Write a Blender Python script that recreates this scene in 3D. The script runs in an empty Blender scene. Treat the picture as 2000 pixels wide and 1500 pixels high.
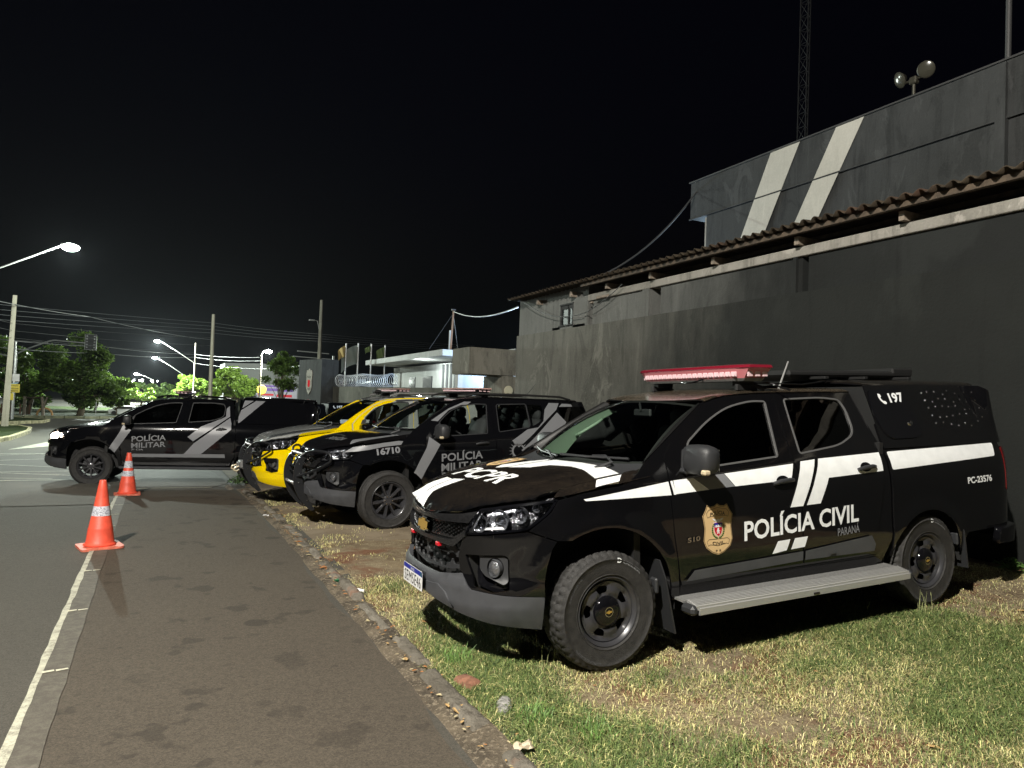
import bpy, bmesh, math, random
import numpy as np
from mathutils import Vector, Matrix
from mathutils.geometry import delaunay_2d_cdt

# ------------------------------------------------------------------ camera, sky, light
SC = bpy.context.scene
COL = SC.collection
R = math.radians
CAM = (0, 0, 1.658); PITCH = 1.685; ROLL = 2.156; YAW = 26.06; FPX = 1408.0
_p, _r, _y = R(PITCH), R(ROLL), R(YAW)
fw = Vector((math.sin(_y)*math.cos(_p), math.cos(_y)*math.cos(_p), math.sin(_p)))
rt = Vector((math.cos(_y), -math.sin(_y), 0)); up = rt.cross(fw)
rt2 = rt*math.cos(_r)+up*math.sin(_r); up2 = -rt*math.sin(_r)+up*math.cos(_r)
cam_d = bpy.data.cameras.new('camera'); cam = bpy.data.objects.new('camera', cam_d); COL.objects.link(cam)
cam.matrix_world = Matrix(((rt2.x, up2.x, -fw.x, CAM[0]), (rt2.y, up2.y, -fw.y, CAM[1]), (rt2.z, up2.z, -fw.z, CAM[2]), (0, 0, 0, 1)))
cam_d.sensor_width = 36; cam_d.lens = 36*FPX/2000; cam_d.clip_end = 4000; cam_d.clip_start = .05
SC.camera = cam
w = bpy.data.worlds.new('World'); SC.world = w; w.use_nodes = True
nt = w.node_tree; nt.nodes.clear()
sky = nt.nodes.new('ShaderNodeTexSky'); sky.sky_type = 'NISHITA'; sky.sun_disc = False
sky.sun_elevation = R(-3.0); sky.sun_rotation = R(200); sky.dust_density = .3; sky.ozone_density = 4
bg = nt.nodes.new('ShaderNodeBackground'); bg.inputs[1].default_value = .012
wo = nt.nodes.new('ShaderNodeOutputWorld'); nt.links.new(sky.outputs[0], bg.inputs[0]); nt.links.new(bg.outputs[0], wo.inputs[0])
SC.view_settings.view_transform = 'Standard'; SC.view_settings.look = 'None'; SC.view_settings.gamma = 1; SC.view_settings.exposure = 1.1
SC.render.resolution_x = 1024; SC.render.resolution_y = 768
SC.cycles.max_bounces = 8; SC.cycles.transparent_max_bounces = 12; SC.cycles.sample_clamp_indirect = 3
def lamp(name, loc, watt, col, rad=.12, spot=None, aim=(0, 0, -1), blend=.6):
    d = bpy.data.lights.new(name, 'SPOT' if spot else 'POINT'); d.energy = watt; d.color = col; d.shadow_soft_size = rad
    if spot: d.spot_size = R(spot); d.spot_blend = blend
    o = bpy.data.objects.new(name, d); COL.objects.link(o); o.location = loc
    o.rotation_euler = Vector(aim).to_track_quat('-Z', 'Y').to_euler(); return o
KEY = 6800

# ------------------------------------------------------------------ helpers
rng = np.random.default_rng(7); random.seed(7)
def link(o, parent=None):
    COL.objects.link(o)
    if parent is not None: o.parent = parent
    return o
def tag(o, label=None, cat=None, group=None, kind=None):
    if label: o['label'] = label
    if cat: o['category'] = cat
    if group: o['group'] = group
    if kind: o['kind'] = kind
    return o
def thing(name, label, cat, loc=(0, 0, 0), rot=(0, 0, 0), group=None):
    o = bpy.data.objects.new(name, None); o.empty_display_size = .2; link(o); o.location = loc; o.rotation_euler = rot
    return tag(o, label, cat, group)
def mk(name, V, F, mat, parent=None, smooth=False, mats=None, midx=None, N=None):
    me = bpy.data.meshes.new(name); me.from_pydata([tuple(map(float, v)) for v in V], [], [tuple(map(int, f)) for f in F])
    for m in (mats or [mat]): me.materials.append(m)
    if midx is not None: me.polygons.foreach_set('material_index', np.array(midx, dtype=np.int32))
    if smooth: me.polygons.foreach_set('use_smooth', [True]*len(me.polygons))
    me.update()
    if N is not None: me.normals_split_custom_set_from_vertices([tuple(map(float, n)) for n in N])
    return link(bpy.data.objects.new(name, me), parent)
class MB:
    """collects simple solids into ONE mesh"""
    def __init__(s): s.V = []; s.F = []; s.M = []; s.m = 0
    def add(s, V, F):
        o = len(s.V); s.V += [tuple(map(float, v)) for v in V]; s.F += [tuple(i+o for i in f) for f in F]; s.M += [s.m]*len(F); return s
    def box(s, c, d, rz=0, bev=0, M=None):
        x, y, z = [k/2 for k in d]
        if bev <= 0:
            V = [(sx*x, sy*y, sz*z) for sx in (-1, 1) for sy in (-1, 1) for sz in (-1, 1)]
            F = [(0, 1, 3, 2), (4, 6, 7, 5), (0, 4, 5, 1), (2, 3, 7, 6), (0, 2, 6, 4), (1, 5, 7, 3)]
        else:
            b = bev; V = []
            for sz, ins in ((-1, 1), (-1, 0), (1, 0), (1, 1)):
                zz = sz*(z if ins else z-b); e = b if ins else 0
                for sx, sy in ((1, 1), (-1, 1), (-1, -1), (1, -1)):
                    pts = [(sx*(x-e), sy*(y-b-e*.0)), (sx*(x-b), sy*(y-e))]
                    if ins: pts = [(sx*(x-b), sy*(y-b))]*2
                    if sx*sy < 0: pts = pts[::-1]
                    V += [(p[0], p[1], zz) for p in pts]
            F = [tuple(range(7, -1, -1))]
            for k in range(3):
                for i in range(8): j = (i+1) % 8; F.append((k*8+i, k*8+j, k*8+8+j, k*8+8+i))
            F.append(tuple(range(24, 32)))
        if M is None: M = Matrix.Translation(c) @ Matrix.Rotation(rz, 4, 'Z')
        return s.add([M @ Vector(v) for v in V], F)
    def tube(s, P, r, n=8, cap=True, closed=False):
        P = [Vector(p) for p in P]; rs = r if hasattr(r, '__len__') else [r]*len(P); V = []; F = []; m = len(P)
        prev = None
        for i, p in enumerate(P):
            if closed: t = (P[(i+1) % m]-P[i-1])
            else: t = P[min(i+1, m-1)]-P[max(i-1, 0)]
            t.normalize()
            if prev is None: a = t.orthogonal().normalized()
            else:
                a = prev-t*prev.dot(t)
                a = a.normalized() if a.length > 1e-6 else t.orthogonal().normalized()
            prev = a; b = t.cross(a)
            for k in range(n):
                q = 2*math.pi*k/n; V.append(p+(a*math.cos(q)+b*math.sin(q))*rs[i])
        for i in range(m if closed else m-1):
            for k in range(n):
                j = (i+1) % m; F.append((i*n+k, i*n+(k+1) % n, j*n+(k+1) % n, j*n+k))
        if cap and not closed: F.append(tuple(range(n-1, -1, -1))); F.append(tuple(range((m-1)*n, m*n)))
        return s.add(V, F)
    def cyl(s, p, q, r, n=12, r2=None): return s.tube([p, q], [r, r if r2 is None else r2], n)
    def prism(s, poly, fn, t0, t1):
        n = len(poly); V = [fn(a, b, t0) for a, b in poly]+[fn(a, b, t1) for a, b in poly]
        F = [tuple(range(n-1, -1, -1)), tuple(range(n, 2*n))]+[(i, (i+1) % n, n+(i+1) % n, n+i) for i in range(n)]
        return s.add(V, F)
    def lathe(s, prof, n=32, M=Matrix(), cap=False):
        V = []; F = []; m = len(prof)
        for k in range(n):
            q = 2*math.pi*k/n
            for r, a in prof: V.append(M @ Vector((r*math.cos(q), r*math.sin(q), a)))
        for k in range(n):
            j = (k+1) % n
            for i in range(m-1): F.append((k*m+i, j*m+i, j*m+i+1, k*m+i+1))
        return s.add(V, F)
    def ball(s, c, r, n=10, sc=(1, 1, 1), M=None):
        prof = [(math.sin(math.pi*i/n)*1., -math.cos(math.pi*i/n)) for i in range(n+1)]
        T = Matrix.Translation(c) @ (M or Matrix()) @ Matrix.Diagonal((r*sc[0], r*sc[1], r*sc[2], 1))
        return s.lathe(prof, n*2, T)
    def build(s, name, mat, parent=None, smooth=None, weld=False):
        mats = mat if isinstance(mat, (list, tuple)) else [mat]
        o = mk(name, s.V, s.F, None, parent, False, mats, s.M)
        if smooth: smooth_angle(o, smooth)
        return o
def smooth_angle(o, deg=40):
    bm = bmesh.new(); bm.from_mesh(o.data); bmesh.ops.remove_doubles(bm, verts=bm.verts, dist=1e-5)
    bmesh.ops.recalc_face_normals(bm, faces=bm.faces)
    for f in bm.faces: f.smooth = True
    for e in bm.edges:
        e.smooth = len(e.link_faces) != 2 or e.calc_face_angle(3) < R(deg)
    bm.to_mesh(o.data); bm.free()
YUP = Matrix(((0, 0, 0, 0),)*4)

# ------------------------------------------------------------------ materials
def nodes(m): return m.node_tree.nodes, m.node_tree.links
def mat(name, col, rough=.6, metal=0., coat=0., spec=.5, emit=None, es=0, bump=0, bscale=40, var=0, vscale=6, trans=0, col2=None):
    m = bpy.data.materials.new(name); m.use_nodes = True; N, L = nodes(m); b = N['Principled BSDF']
    b.inputs['Base Color'].default_value = (*col, 1); b.inputs['Roughness'].default_value = rough; b.inputs['Metallic'].default_value = metal
    b.inputs['Coat Weight'].default_value = coat; b.inputs['Specular IOR Level'].default_value = spec; b.inputs['Transmission Weight'].default_value = trans
    if emit: b.inputs['Emission Color'].default_value = (*emit, 1); b.inputs['Emission Strength'].default_value = es
    if var or col2:
        t = N.new('ShaderNodeTexNoise'); t.inputs['Scale'].default_value = vscale; t.inputs['Detail'].default_value = 6
        tc = N.new('ShaderNodeTexCoord'); L.new(tc.outputs['Object'], t.inputs['Vector'])
        r = N.new('ShaderNodeValToRGB'); r.color_ramp.elements[0].position = .35; r.color_ramp.elements[1].position = .65
        c2 = col2 or tuple(min(1, c*(1+var)) for c in col); c1 = col if col2 else tuple(c*(1-var) for c in col)
        r.color_ramp.elements[0].color = (*c1, 1); r.color_ramp.elements[1].color = (*c2, 1)
        L.new(t.outputs[0], r.inputs[0]); L.new(r.outputs[0], b.inputs['Base Color'])
    if bump:
        t = N.new('ShaderNodeTexNoise'); t.inputs['Scale'].default_value = bscale; t.inputs['Detail'].default_value = 5
        tc = N.new('ShaderNodeTexCoord'); L.new(tc.outputs['Object'], t.inputs['Vector'])
        bp = N.new('ShaderNodeBump'); bp.inputs['Strength'].default_value = bump; bp.inputs['Distance'].default_value = .02
        L.new(t.outputs[0], bp.inputs['Height']); L.new(bp.outputs[0], b.inputs['Normal'])
    return m
class G:
    """tiny node graph writer"""
    def __init__(s, m): s.N, s.L = nodes(m); s.b = s.N['Principled BSDF']; s.tc = s.N.new('ShaderNodeTexCoord')
    def n(s, t, **k):
        o = s.N.new(t)
        for a, b in k.items(): setattr(o, a, b)
        return o
    def put(s, node, i, v):
        if hasattr(v, 'is_output') or isinstance(v, bpy.types.NodeSocket): s.L.new(v, node.inputs[i])
        else: node.inputs[i].default_value = v
    def vec(s, scale=(1, 1, 1), src='Object', rot=(0, 0, 0), loc=(0, 0, 0)):
        m = s.n('ShaderNodeMapping'); m.inputs['Scale'].default_value = scale; m.inputs['Rotation'].default_value = rot; m.inputs['Location'].default_value = loc
        s.L.new(s.tc.outputs[src], m.inputs[0]); return m.outputs[0]
    def noise(s, v, scale, detail=5, rough=.6, dist=0):
        t = s.n('ShaderNodeTexNoise'); s.put(t, 'Vector', v); s.put(t, 'Scale', scale); s.put(t, 'Detail', detail); s.put(t, 'Roughness', rough); s.put(t, 'Distortion', dist); return t.outputs[0]
    def vor(s, v, scale, feat='F1'):
        t = s.n('ShaderNodeTexVoronoi', feature=feat); s.put(t, 'Vector', v); s.put(t, 'Scale', scale); return t.outputs[0]
    def ramp(s, f, a, b, c1=(0, 0, 0), c2=(1, 1, 1)):
        if a > b: a, b, c1, c2 = b, a, c2, c1
        r = s.n('ShaderNodeValToRGB'); e = r.color_ramp.elements; e[0].position = a; e[1].position = b
        e[0].color = (*c1, 1); e[1].color = (*c2, 1); s.L.new(f, r.inputs[0]); return r.outputs[0]
    def mix(s, f, a, b, mode='MIX'):
        m = s.n('ShaderNodeMix', data_type='RGBA', blend_type=mode); s.put(m, 0, f)
        for i, v in ((6, a), (7, b)):
            if isinstance(v, tuple): m.inputs[i].default_value = (*v, 1)
            else: s.L.new(v, m.inputs[i])
        return m.outputs[2]
    def math(s, op, a, b=0., clamp=False):
        m = s.n('ShaderNodeMath', operation=op, use_clamp=clamp); s.put(m, 0, a); s.put(m, 1, b); return m.outputs[0]
    def sep(s, src='Object'):
        x = s.n('ShaderNodeSeparateXYZ'); s.L.new(s.tc.outputs[src], x.inputs[0]); return x.outputs
    def bump(s, h, st=.5, d=.02):
        b = s.n('ShaderNodeBump'); s.put(b, 'Height', h); s.put(b, 'Strength', st); s.put(b, 'Distance', d); s.L.new(b.outputs[0], s.b.inputs['Normal'])
    def col(s, c): s.L.new(c, s.b.inputs['Base Color'])
def new(name, rough=.8, spec=.5):
    m = bpy.data.materials.new(name); m.use_nodes = True; g = G(m); g.b.inputs['Roughness'].default_value = rough; g.b.inputs['Specular IOR Level'].default_value = spec
    return m, g
def paint(name, col, dust=.5, rough=.08, dcol=(.13, .095, .06)):
    """glossy car paint; dust that settles on faces that look up, and drifts low on the doors"""
    m, g = new(name, rough); g.b.inputs['Coat Weight'].default_value = .45; g.b.inputs['Coat Roughness'].default_value = .03
    geo = g.n('ShaderNodeNewGeometry'); sx = g.n('ShaderNodeSeparateXYZ'); g.L.new(geo.outputs['Normal'], sx.inputs[0])
    upf = g.n('ShaderNodeMapRange'); g.put(upf, 0, sx.outputs[2]); g.put(upf, 1, .55); g.put(upf, 2, 1.0)
    sp = g.ramp(g.noise(g.vec(), 170, 2, .8), .50, .64); lp = g.ramp(g.noise(g.vec(), 4.5, 4), .3, .75)
    f = g.math('MULTIPLY', upf.outputs[0], g.math('ADD', g.math('MULTIPLY', sp, .30), .04)); f = g.math('MULTIPLY', f, g.math('ADD', g.math('MULTIPLY', lp, .7), .45)); f = g.math('MULTIPLY', f, dust, True)
    low = g.math('MULTIPLY', g.ramp(g.noise(g.vec(), 7, 5), .5, .9), .012*dust); f = g.math('ADD', f, low, True)
    g.col(g.mix(f, col, dcol)); g.put(g.b, 'Roughness', g.math('ADD', g.math('MULTIPLY', f, .5), rough, True)); cw = g.math('SUBTRACT', .45, f, True); g.L.new(cw, g.b.inputs['Coat Weight'])
    return m
def glass(name, tint, ior=1.5, rough=0.):
    m = bpy.data.materials.new(name); m.use_nodes = True; N, L = nodes(m); N.clear()
    o = N.new('ShaderNodeOutputMaterial'); t = N.new('ShaderNodeBsdfTransparent'); t.inputs[0].default_value = (*tint, 1)
    gl = N.new('ShaderNodeBsdfGlossy'); gl.inputs['Roughness'].default_value = rough; fr = N.new('ShaderNodeFresnel'); fr.inputs[0].default_value = ior
    mx = N.new('ShaderNodeMixShader'); L.new(fr.outputs[0], mx.inputs[0]); L.new(t.outputs[0], mx.inputs[1]); L.new(gl.outputs[0], mx.inputs[2]); L.new(mx.outputs[0], o.inputs[0])
    return m
M = {}
M['black_paint'] = paint('black_paint', (.0035, .0035, .004), 1.0)
M['black_clean'] = paint('black_clean', (.0035, .0036, .0045), .25)
M['black_matt'] = mat('black_matt', (.006, .006, .006), .7)
M['black_gloss'] = mat('black_gloss', (.004, .004, .005), .08)
M['plastic'] = mat('plastic', (.022, .023, .025), .5, bump=.15, bscale=300)
M['plastic_grey'] = mat('plastic_grey', (.055, .057, .062), .42, bump=.1, bscale=400, var=.12, vscale=9)
M['rubber'] = mat('rubber', (.020, .019, .018), .7, bump=.35, bscale=160, var=.35, vscale=30)
M['rim_black'] = mat('rim_black', (.040, .040, .044), .32, .2, coat=.3)
M['vinyl_white'] = mat('vinyl_white', (.78, .80, .80), .35, var=.05, vscale=12)
M['vinyl_grey'] = mat('vinyl_grey', (.17, .175, .185), .4)
M['vinyl_silver'] = mat('vinyl_silver', (.20, .205, .22), .38)
M['chrome'] = mat('chrome', (.6, .6, .6), .12, 1)
M['dark_chrome'] = mat('dark_chrome', (.10, .10, .105), .2, .9, var=.3, vscale=90)
M['alu'] = mat('alu', (.50, .50, .49), .38, .6, bump=.1, bscale=200)
M['alu_dusty'] = mat('alu_dusty', (.17, .17, .165), .6, .2, var=.2, vscale=60)
M['glass_dark'] = glass('glass_dark', (.03, .03, .03))
M['glass_mid'] = glass('glass_mid', (.80, .86, .82), 1.28)
M['glass_clear'] = glass('glass_clear', (.85, .9, .88))
M['lens'] = glass('lens', (.92, .93, .95), 1.45)
M['reflector'] = mat('reflector', (.42, .43, .46), .16, .85, bump=.6, bscale=45)
M['seat'] = mat('seat', (.03, .03, .032), .8)
M['trim'] = mat('trim', (.21, .30, .215), .7)
M['white'] = mat('white', (.75, .75, .74), .5)
M['red_cap'] = mat('red_cap', (.15, .008, .018), .12, coat=.5)
M['red_lens'] = mat('red_lens', (.52, .17, .19), .2, coat=.4)
M['pale_cap'] = mat('pale_cap', (.42, .25, .22), .3, var=.4, vscale=30)
M['led'] = mat('led', (.66, .47, .50), .3, 0)
M['gold'] = mat('gold', (.55, .36, .08), .3, .6)
M['red'] = mat('red', (.5, .01, .02), .3)
M['tail_red'] = mat('tail_red', (.10, .003, .004), .1, coat=.5)
M['amber'] = mat('amber', (.5, .42, .28), .2)
M['blue'] = mat('blue', (.01, .02, .28), .3)
M['yellow'] = paint('yellow_paint', (.78, .56, .0), .12)
M['silver_paint'] = paint('silver_paint', (.30, .31, .30), .15)
M['charcoal'] = mat('charcoal', (.035, .037, .04), .35)
M['badge_tan'] = mat('badge_tan', (.60, .42, .21), .45)
M['ink'] = mat('ink', (.015, .012, .01), .5)
M['green_ink'] = mat('green_ink', (.01, .10, .02), .5)
# ------------------------------------------------------------------ vehicle body surfaces
def interp(x,xs,ys): return np.interp(x,xs,ys)
def pchip(xs,ys):
    xs=np.array(xs,float);ys=np.array(ys,float);h=np.diff(xs);dl=np.diff(ys)/h
    m=np.zeros_like(ys);m[0]=dl[0];m[-1]=dl[-1]
    for i in range(1,len(xs)-1):
        m[i]=0 if dl[i-1]*dl[i]<=0 else 2*dl[i-1]*dl[i]/(dl[i-1]+dl[i])
    def f(x):
        x=np.clip(np.asarray(x,float),xs[0],xs[-1]);i=np.clip(np.searchsorted(xs,x)-1,0,len(xs)-2)
        t=(x-xs[i])/h[i];t2=t*t;t3=t2*t
        return (2*t3-3*t2+1)*ys[i]+(t3-2*t2+t)*h[i]*m[i]+(-2*t3+3*t2)*ys[i+1]+(t3-t2)*h[i]*m[i+1]
    return f
def catmull(P,n=12,closed=False):
    P=np.array(P,float);N=len(P);out=[]
    rng=range(N if closed else N-1)
    for i in rng:
        if closed: a,b,c,d=P[i-1],P[i],P[(i+1)%N],P[(i+2)%N]
        else: a,b,c,d=P[max(i-1,0)],P[i],P[i+1],P[min(i+2,N-1)]
        for k in range(n):
            t=k/n;out.append(.5*((2*b)+(-a+c)*t+(2*a-5*b+4*c-d)*t*t+(-a+3*b-3*c+d)*t**3))
    if not closed: out.append(P[-1])
    return np.array(out)
def sstep(a,b,x):
    t=np.clip((np.asarray(x,float)-a)/(b-a),0,1);return t*t*(3-2*t)
class Shell:
    """body wall: u runs along the plan contour (u=-x along the side), z up."""
    def __init__(s,kind,rear):
        s.rear=rear
        C=[(.95,0),(.946,.15),(.932,.30),(.90,.44),(.845,.57),(.765,.685),(.665,.77),(.54,.832),(.40,.876),(.2,.908),(-.02,.921),(-.3,.925),(-1.2,.928),(-2.2,.928),(-3.0,.925),
           (rear+.45,.915),(rear+.22,.895),(rear+.08,.83),(rear+.02,.70),(rear,.5),(rear,.25),(rear,0)]
        c=catmull(C,16);seg=np.hypot(*np.diff(c,axis=0).T);L=np.concatenate([[0],np.cumsum(seg)])
        i0=np.argmin(abs(c[:,0])+ (c[:,1]<.8)*9);L0=np.interp(0,-c[:i0+20,0],L[:i0+20])
        s.L=L-L0;s.c=c;s.u0=s.L[0];s.u1=s.L[-1]
        s.ds=pchip([.15,.30,.42,.55,.7,.9,1.06,1.12,1.2,1.3,1.5,1.7,1.78,1.86],[.10,.06,.03,.008,0,0,.008,.018,.038,.085,.188,.288,.328,.37])
        s.df=pchip([.15,.28,.38,.46,.56,.62,.70,.85,.95,1.02,1.10,1.2],[.13,.07,.02,0,.0,.03,.035,.04,.055,.085,.15,.26])
        s.arches=[(.03,.39,.52),(-3.08 if kind=='pickup' else -2.845,.335 if kind=='pickup' else .38,.46 if kind=='pickup' else .47)]
        s.kind=kind
    def C(s,u): return np.stack([np.interp(u,s.L,s.c[:,0]),np.interp(u,s.L,s.c[:,1])],-1)
    def N(s,u):
        d=s.C(np.clip(u+.03,s.u0,s.u1))-s.C(np.clip(u-.03,s.u0,s.u1));d/=np.linalg.norm(d,axis=-1)[...,None]
        # at centre keep symmetric
        n=np.stack([d[...,1],-d[...,0]],-1)
        k=1-sstep(0,.12,u-s.u0);n[...,1]*=1-k;n[...,0]=n[...,0]*(1-k)+k
        k=1-sstep(0,.12,s.u1-u);n[...,1]*=1-k;n[...,0]=n[...,0]*(1-k)-k
        return n/np.linalg.norm(n,axis=-1)[...,None]
    def d(s,u,z):
        w=1-sstep(-.75,-.25,u)
        d=s.ds(z)*(1-w)+s.df(z)*w
        x=-u
        if s.kind=='pickup': d=d*(1-.75*sstep(4.0,4.5,u))
        for ax,az,r in s.arches:
            rr=np.hypot(x-ax,z-az);d=d-.016*np.exp(-((rr-r-.01)/.07)**2)*(z<1.1)*(u>-.75)*sstep(.52,.70,z)
        return d
    def pos(s,u,z,off=0.):
        u=np.asarray(u,float);z=np.asarray(z,float)
        c=s.C(u);n=s.N(u);q=c-n*(s.d(u,z)-off)[...,None]
        y=np.maximum(q[...,1],0)
        return np.stack([q[...,0],y,z],-1)
    def wall(s,uv,off=0.):
        u,z=uv[:,0],uv[:,1];e=.006
        P=s.pos(u,z,off);a=s.pos(np.clip(u+e,s.u0,s.u1),z,off)-s.pos(np.clip(u-e,s.u0,s.u1),z,off);b=s.pos(u,z+e,off)-s.pos(u,z-e,off)
        n=np.cross(a,b);l=np.linalg.norm(n,axis=1)[:,None];l[l==0]=1
        return P,n/l
    def sideY(s,x,z): # half width at x (side zone)
        return .926-s.ds(z)

def inpoly(P, poly):
    x, y = P[:, 0], P[:, 1]; r = np.zeros(len(P), bool); n = len(poly)
    for i in range(n):
        x1, y1 = poly[i]; x2, y2 = poly[(i+1) % n]
        if y1 == y2: continue
        c = ((y1 > y) != (y2 > y)) & (x < (x2-x1)*(y-y1)/(y2-y1)+x1); r ^= c
    return r
def rnd(poly, r, n=5):
    """round every corner of a polygon"""
    P = [np.array(p, float) for p in poly]; out = []; m = len(P)
    rr = r if hasattr(r, '__len__') else [r]*m
    for i in range(m):
        a, b, c = P[i-1], P[i], P[(i+1) % m]; la, lc = np.linalg.norm(a-b), np.linalg.norm(c-b); q = min(rr[i], la*.45, lc*.45)
        if q < 1e-4: out.append(b); continue
        s, e = b+(a-b)/la*q, b+(c-b)/lc*q
        for k in range(n+1): t = k/n; out.append((1-t)**2*s+2*t*(1-t)*b+t*t*e)
    return [tuple(p) for p in out]
def dens(poly, step):
    out = []; n = len(poly)
    for i in range(n):
        a, b = np.array(poly[i], float), np.array(poly[(i+1) % n], float); k = max(1, int(math.ceil(np.linalg.norm(b-a)/step)))
        for j in range(k): out.append(tuple(a+(b-a)*j/k))
    return out
def tri2d(outer, holes, step):
    loops = [dens(outer, step)]+[dens(h, step) for h in holes]
    V = []; E = []; bl = []
    for lp in loops:
        o = len(V); V += lp; n = len(lp); E += [(o+i, o+(i+1) % n) for i in range(n)]; bl.append((o, n))
    A = np.array(loops[0]); lo, hi = A.min(0), A.max(0)
    gx, gy = np.meshgrid(np.arange(lo[0]+step/2, hi[0], step), np.arange(lo[1]+step/2, hi[1], step)); gp = np.stack([gx.ravel(), gy.ravel()], 1)
    ok = inpoly(gp, loops[0])
    for h in loops[1:]: ok &= ~inpoly(gp, h)
    gp = gp[ok]; B = np.array(V)
    if len(gp):
        d = np.min(np.hypot(gp[:, None, 0]-B[None, :, 0], gp[:, None, 1]-B[None, :, 1]), 1); gp = gp[d > step*.45]
    pts = [Vector(v) for v in V]+[Vector(g_) for g_ in gp]
    vo, _, fo, ov, _, _ = delaunay_2d_cdt(pts, E, [], 0, 1e-7)
    P = np.array([tuple(v) for v in vo]); F = np.array([tuple(f) for f in fo if len(f) == 3])
    c = P[F].mean(1); ok = inpoly(c, loops[0])
    for h in loops[1:]: ok &= ~inpoly(c, h)
    F = F[ok]
    a, b, d = P[F[:, 0]], P[F[:, 1]], P[F[:, 2]]; ar = (b[:, 0]-a[:, 0])*(d[:, 1]-a[:, 1])-(b[:, 1]-a[:, 1])*(d[:, 0]-a[:, 0])
    F[ar < 0] = F[ar < 0][:, ::-1]; F = F[abs(ar) > 1e-12]
    # boundary edges
    cnt = {}
    for f in F:
        for i in range(3):
            e = (f[i], f[(i+1) % 3]); cnt[e] = cnt.get(e, 0)+1
    be = [e for e in cnt if (e[1], e[0]) not in cnt]
    return P, F, be
def panel(name, outer, fn, mat_, parent, holes=(), step=.07, rim=.014, sides='L', off=0.):
    """fn(uv, off) -> pos, normal for the left half; sides: 'L', 'R' or 'B' (both halves in one mesh)"""
    P, F, be = tri2d(outer, list(holes), step)
    pos, nor = fn(P, off); V = [pos]; NN = [nor]; FF = list(map(tuple, F)); n = len(P)
    if rim:
        bi = sorted({i for e in be for i in e}); mp = {b: n+k for k, b in enumerate(bi)}; mp2 = {b: n+len(bi)+k for k, b in enumerate(bi)}
        rn = np.zeros((len(P), 3))
        for a, b in be:
            t = pos[b]-pos[a]; o = np.cross(t, nor[a]+nor[b]); o /= (np.linalg.norm(o)+1e-9); rn[a] += o; rn[b] += o
        l = np.linalg.norm(rn, axis=1)[:, None]; l[l == 0] = 1; rn /= l
        V += [pos[bi], pos[bi]-nor[bi]*rim]; NN += [rn[bi]*.8+nor[bi]*.2, rn[bi]]
        FF += [(mp[a], mp2[a], mp2[b], mp[b]) for a, b in be]
    V = np.concatenate(V); NN = np.concatenate(NN)
    # orientation check
    a = V[F[:, 0]]; fnrm = np.cross(V[F[:, 1]]-a, V[F[:, 2]]-a); 
    if (fnrm*nor[F[:, 0]]).sum() < 0: FF = [f[::-1] for f in FF]
    Vm = V*[1, -1, 1]; Nm = NN*[1, -1, 1]; Fm = [f[::-1] for f in FF]
    if sides == 'R': V, NN, FF = Vm, Nm, Fm
    elif sides == 'B':
        k = len(V); V = np.concatenate([V, Vm]); NN = np.concatenate([NN, Nm]); FF = FF+[tuple(i+k for i in f) for f in Fm]
    NN = NN/np.maximum(np.linalg.norm(NN, axis=1)[:, None], 1e-9)
    return mk(name, V, FF, mat_, parent, True, N=NN)
_tc = {}
def text2d(s, bold=.012, shear=0, space=1.):
    k = (s, bold, shear, space)
    if k in _tc: return _tc[k]
    cu = bpy.data.curves.new('t', 'FONT'); cu.body = s; cu.offset = bold; cu.shear = shear; cu.resolution_u = 3; cu.space_character = space; cu.fill_mode = 'FRONT' if hasattr(cu, 'fill_mode') else 'BOTH'
    cu.dimensions = '2D'; o = bpy.data.objects.new('t', cu); COL.objects.link(o); bpy.context.view_layer.update()
    me = o.evaluated_get(bpy.context.evaluated_depsgraph_get()).to_mesh()
    bm = bmesh.new(); bm.from_mesh(me); bmesh.ops.triangulate(bm, faces=bm.faces); bmesh.ops.remove_doubles(bm, verts=bm.verts, dist=1e-5)
    V = np.array([v.co[:2] for v in bm.verts]); F = [tuple(v.index for v in f.verts) for f in bm.faces if f.calc_area() > 1e-9]; bm.free()
    bpy.data.objects.remove(o); V = (V-V.min(0))/(V.max(0)-V.min(0)); _tc[k] = (V, F); return V, F
def lettering(name, s, quad, fn, mat_, parent, off=.004, bold=.02, shear=0, space=1., mirror=False):
    """quad: bottom-left, bottom-right, top-left in the surface domain"""
    V, F = text2d(s, bold, shear, space); o, a, b = [np.array(q, float) for q in quad]
    U = o+(a-o)*V[:, :1]+(b-o)*V[:, 1:]
    pos, nor = fn(U, off)
    if mirror: pos = pos*[1, -1, 1]; nor = nor*[1, -1, 1]
    f0 = np.array(F); a_ = pos[f0[:, 0]]; nn = np.cross(pos[f0[:, 1]]-a_, pos[f0[:, 2]]-a_)
    if (nn*nor[f0[:, 0]]).sum() < 0: F = [f[::-1] for f in F]
    return mk(name, pos, F, mat_, parent, True, N=nor)
def flatfn(o, ex, ey, n):
    o, ex, ey, n = [np.array(v, float) for v in (o, ex, ey, n)]
    return lambda uv, off=0.: (o+uv[:, :1]*ex+uv[:, 1:]*ey+n*off, np.tile(n, (len(uv), 1)))
def arc(cx, cz, r, a0, a1, n=18): return [(cx+r*math.cos(R(a0+(a1-a0)*i/n)), cz+r*math.sin(R(a0+(a1-a0)*i/n))) for i in range(n+1)]

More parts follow.
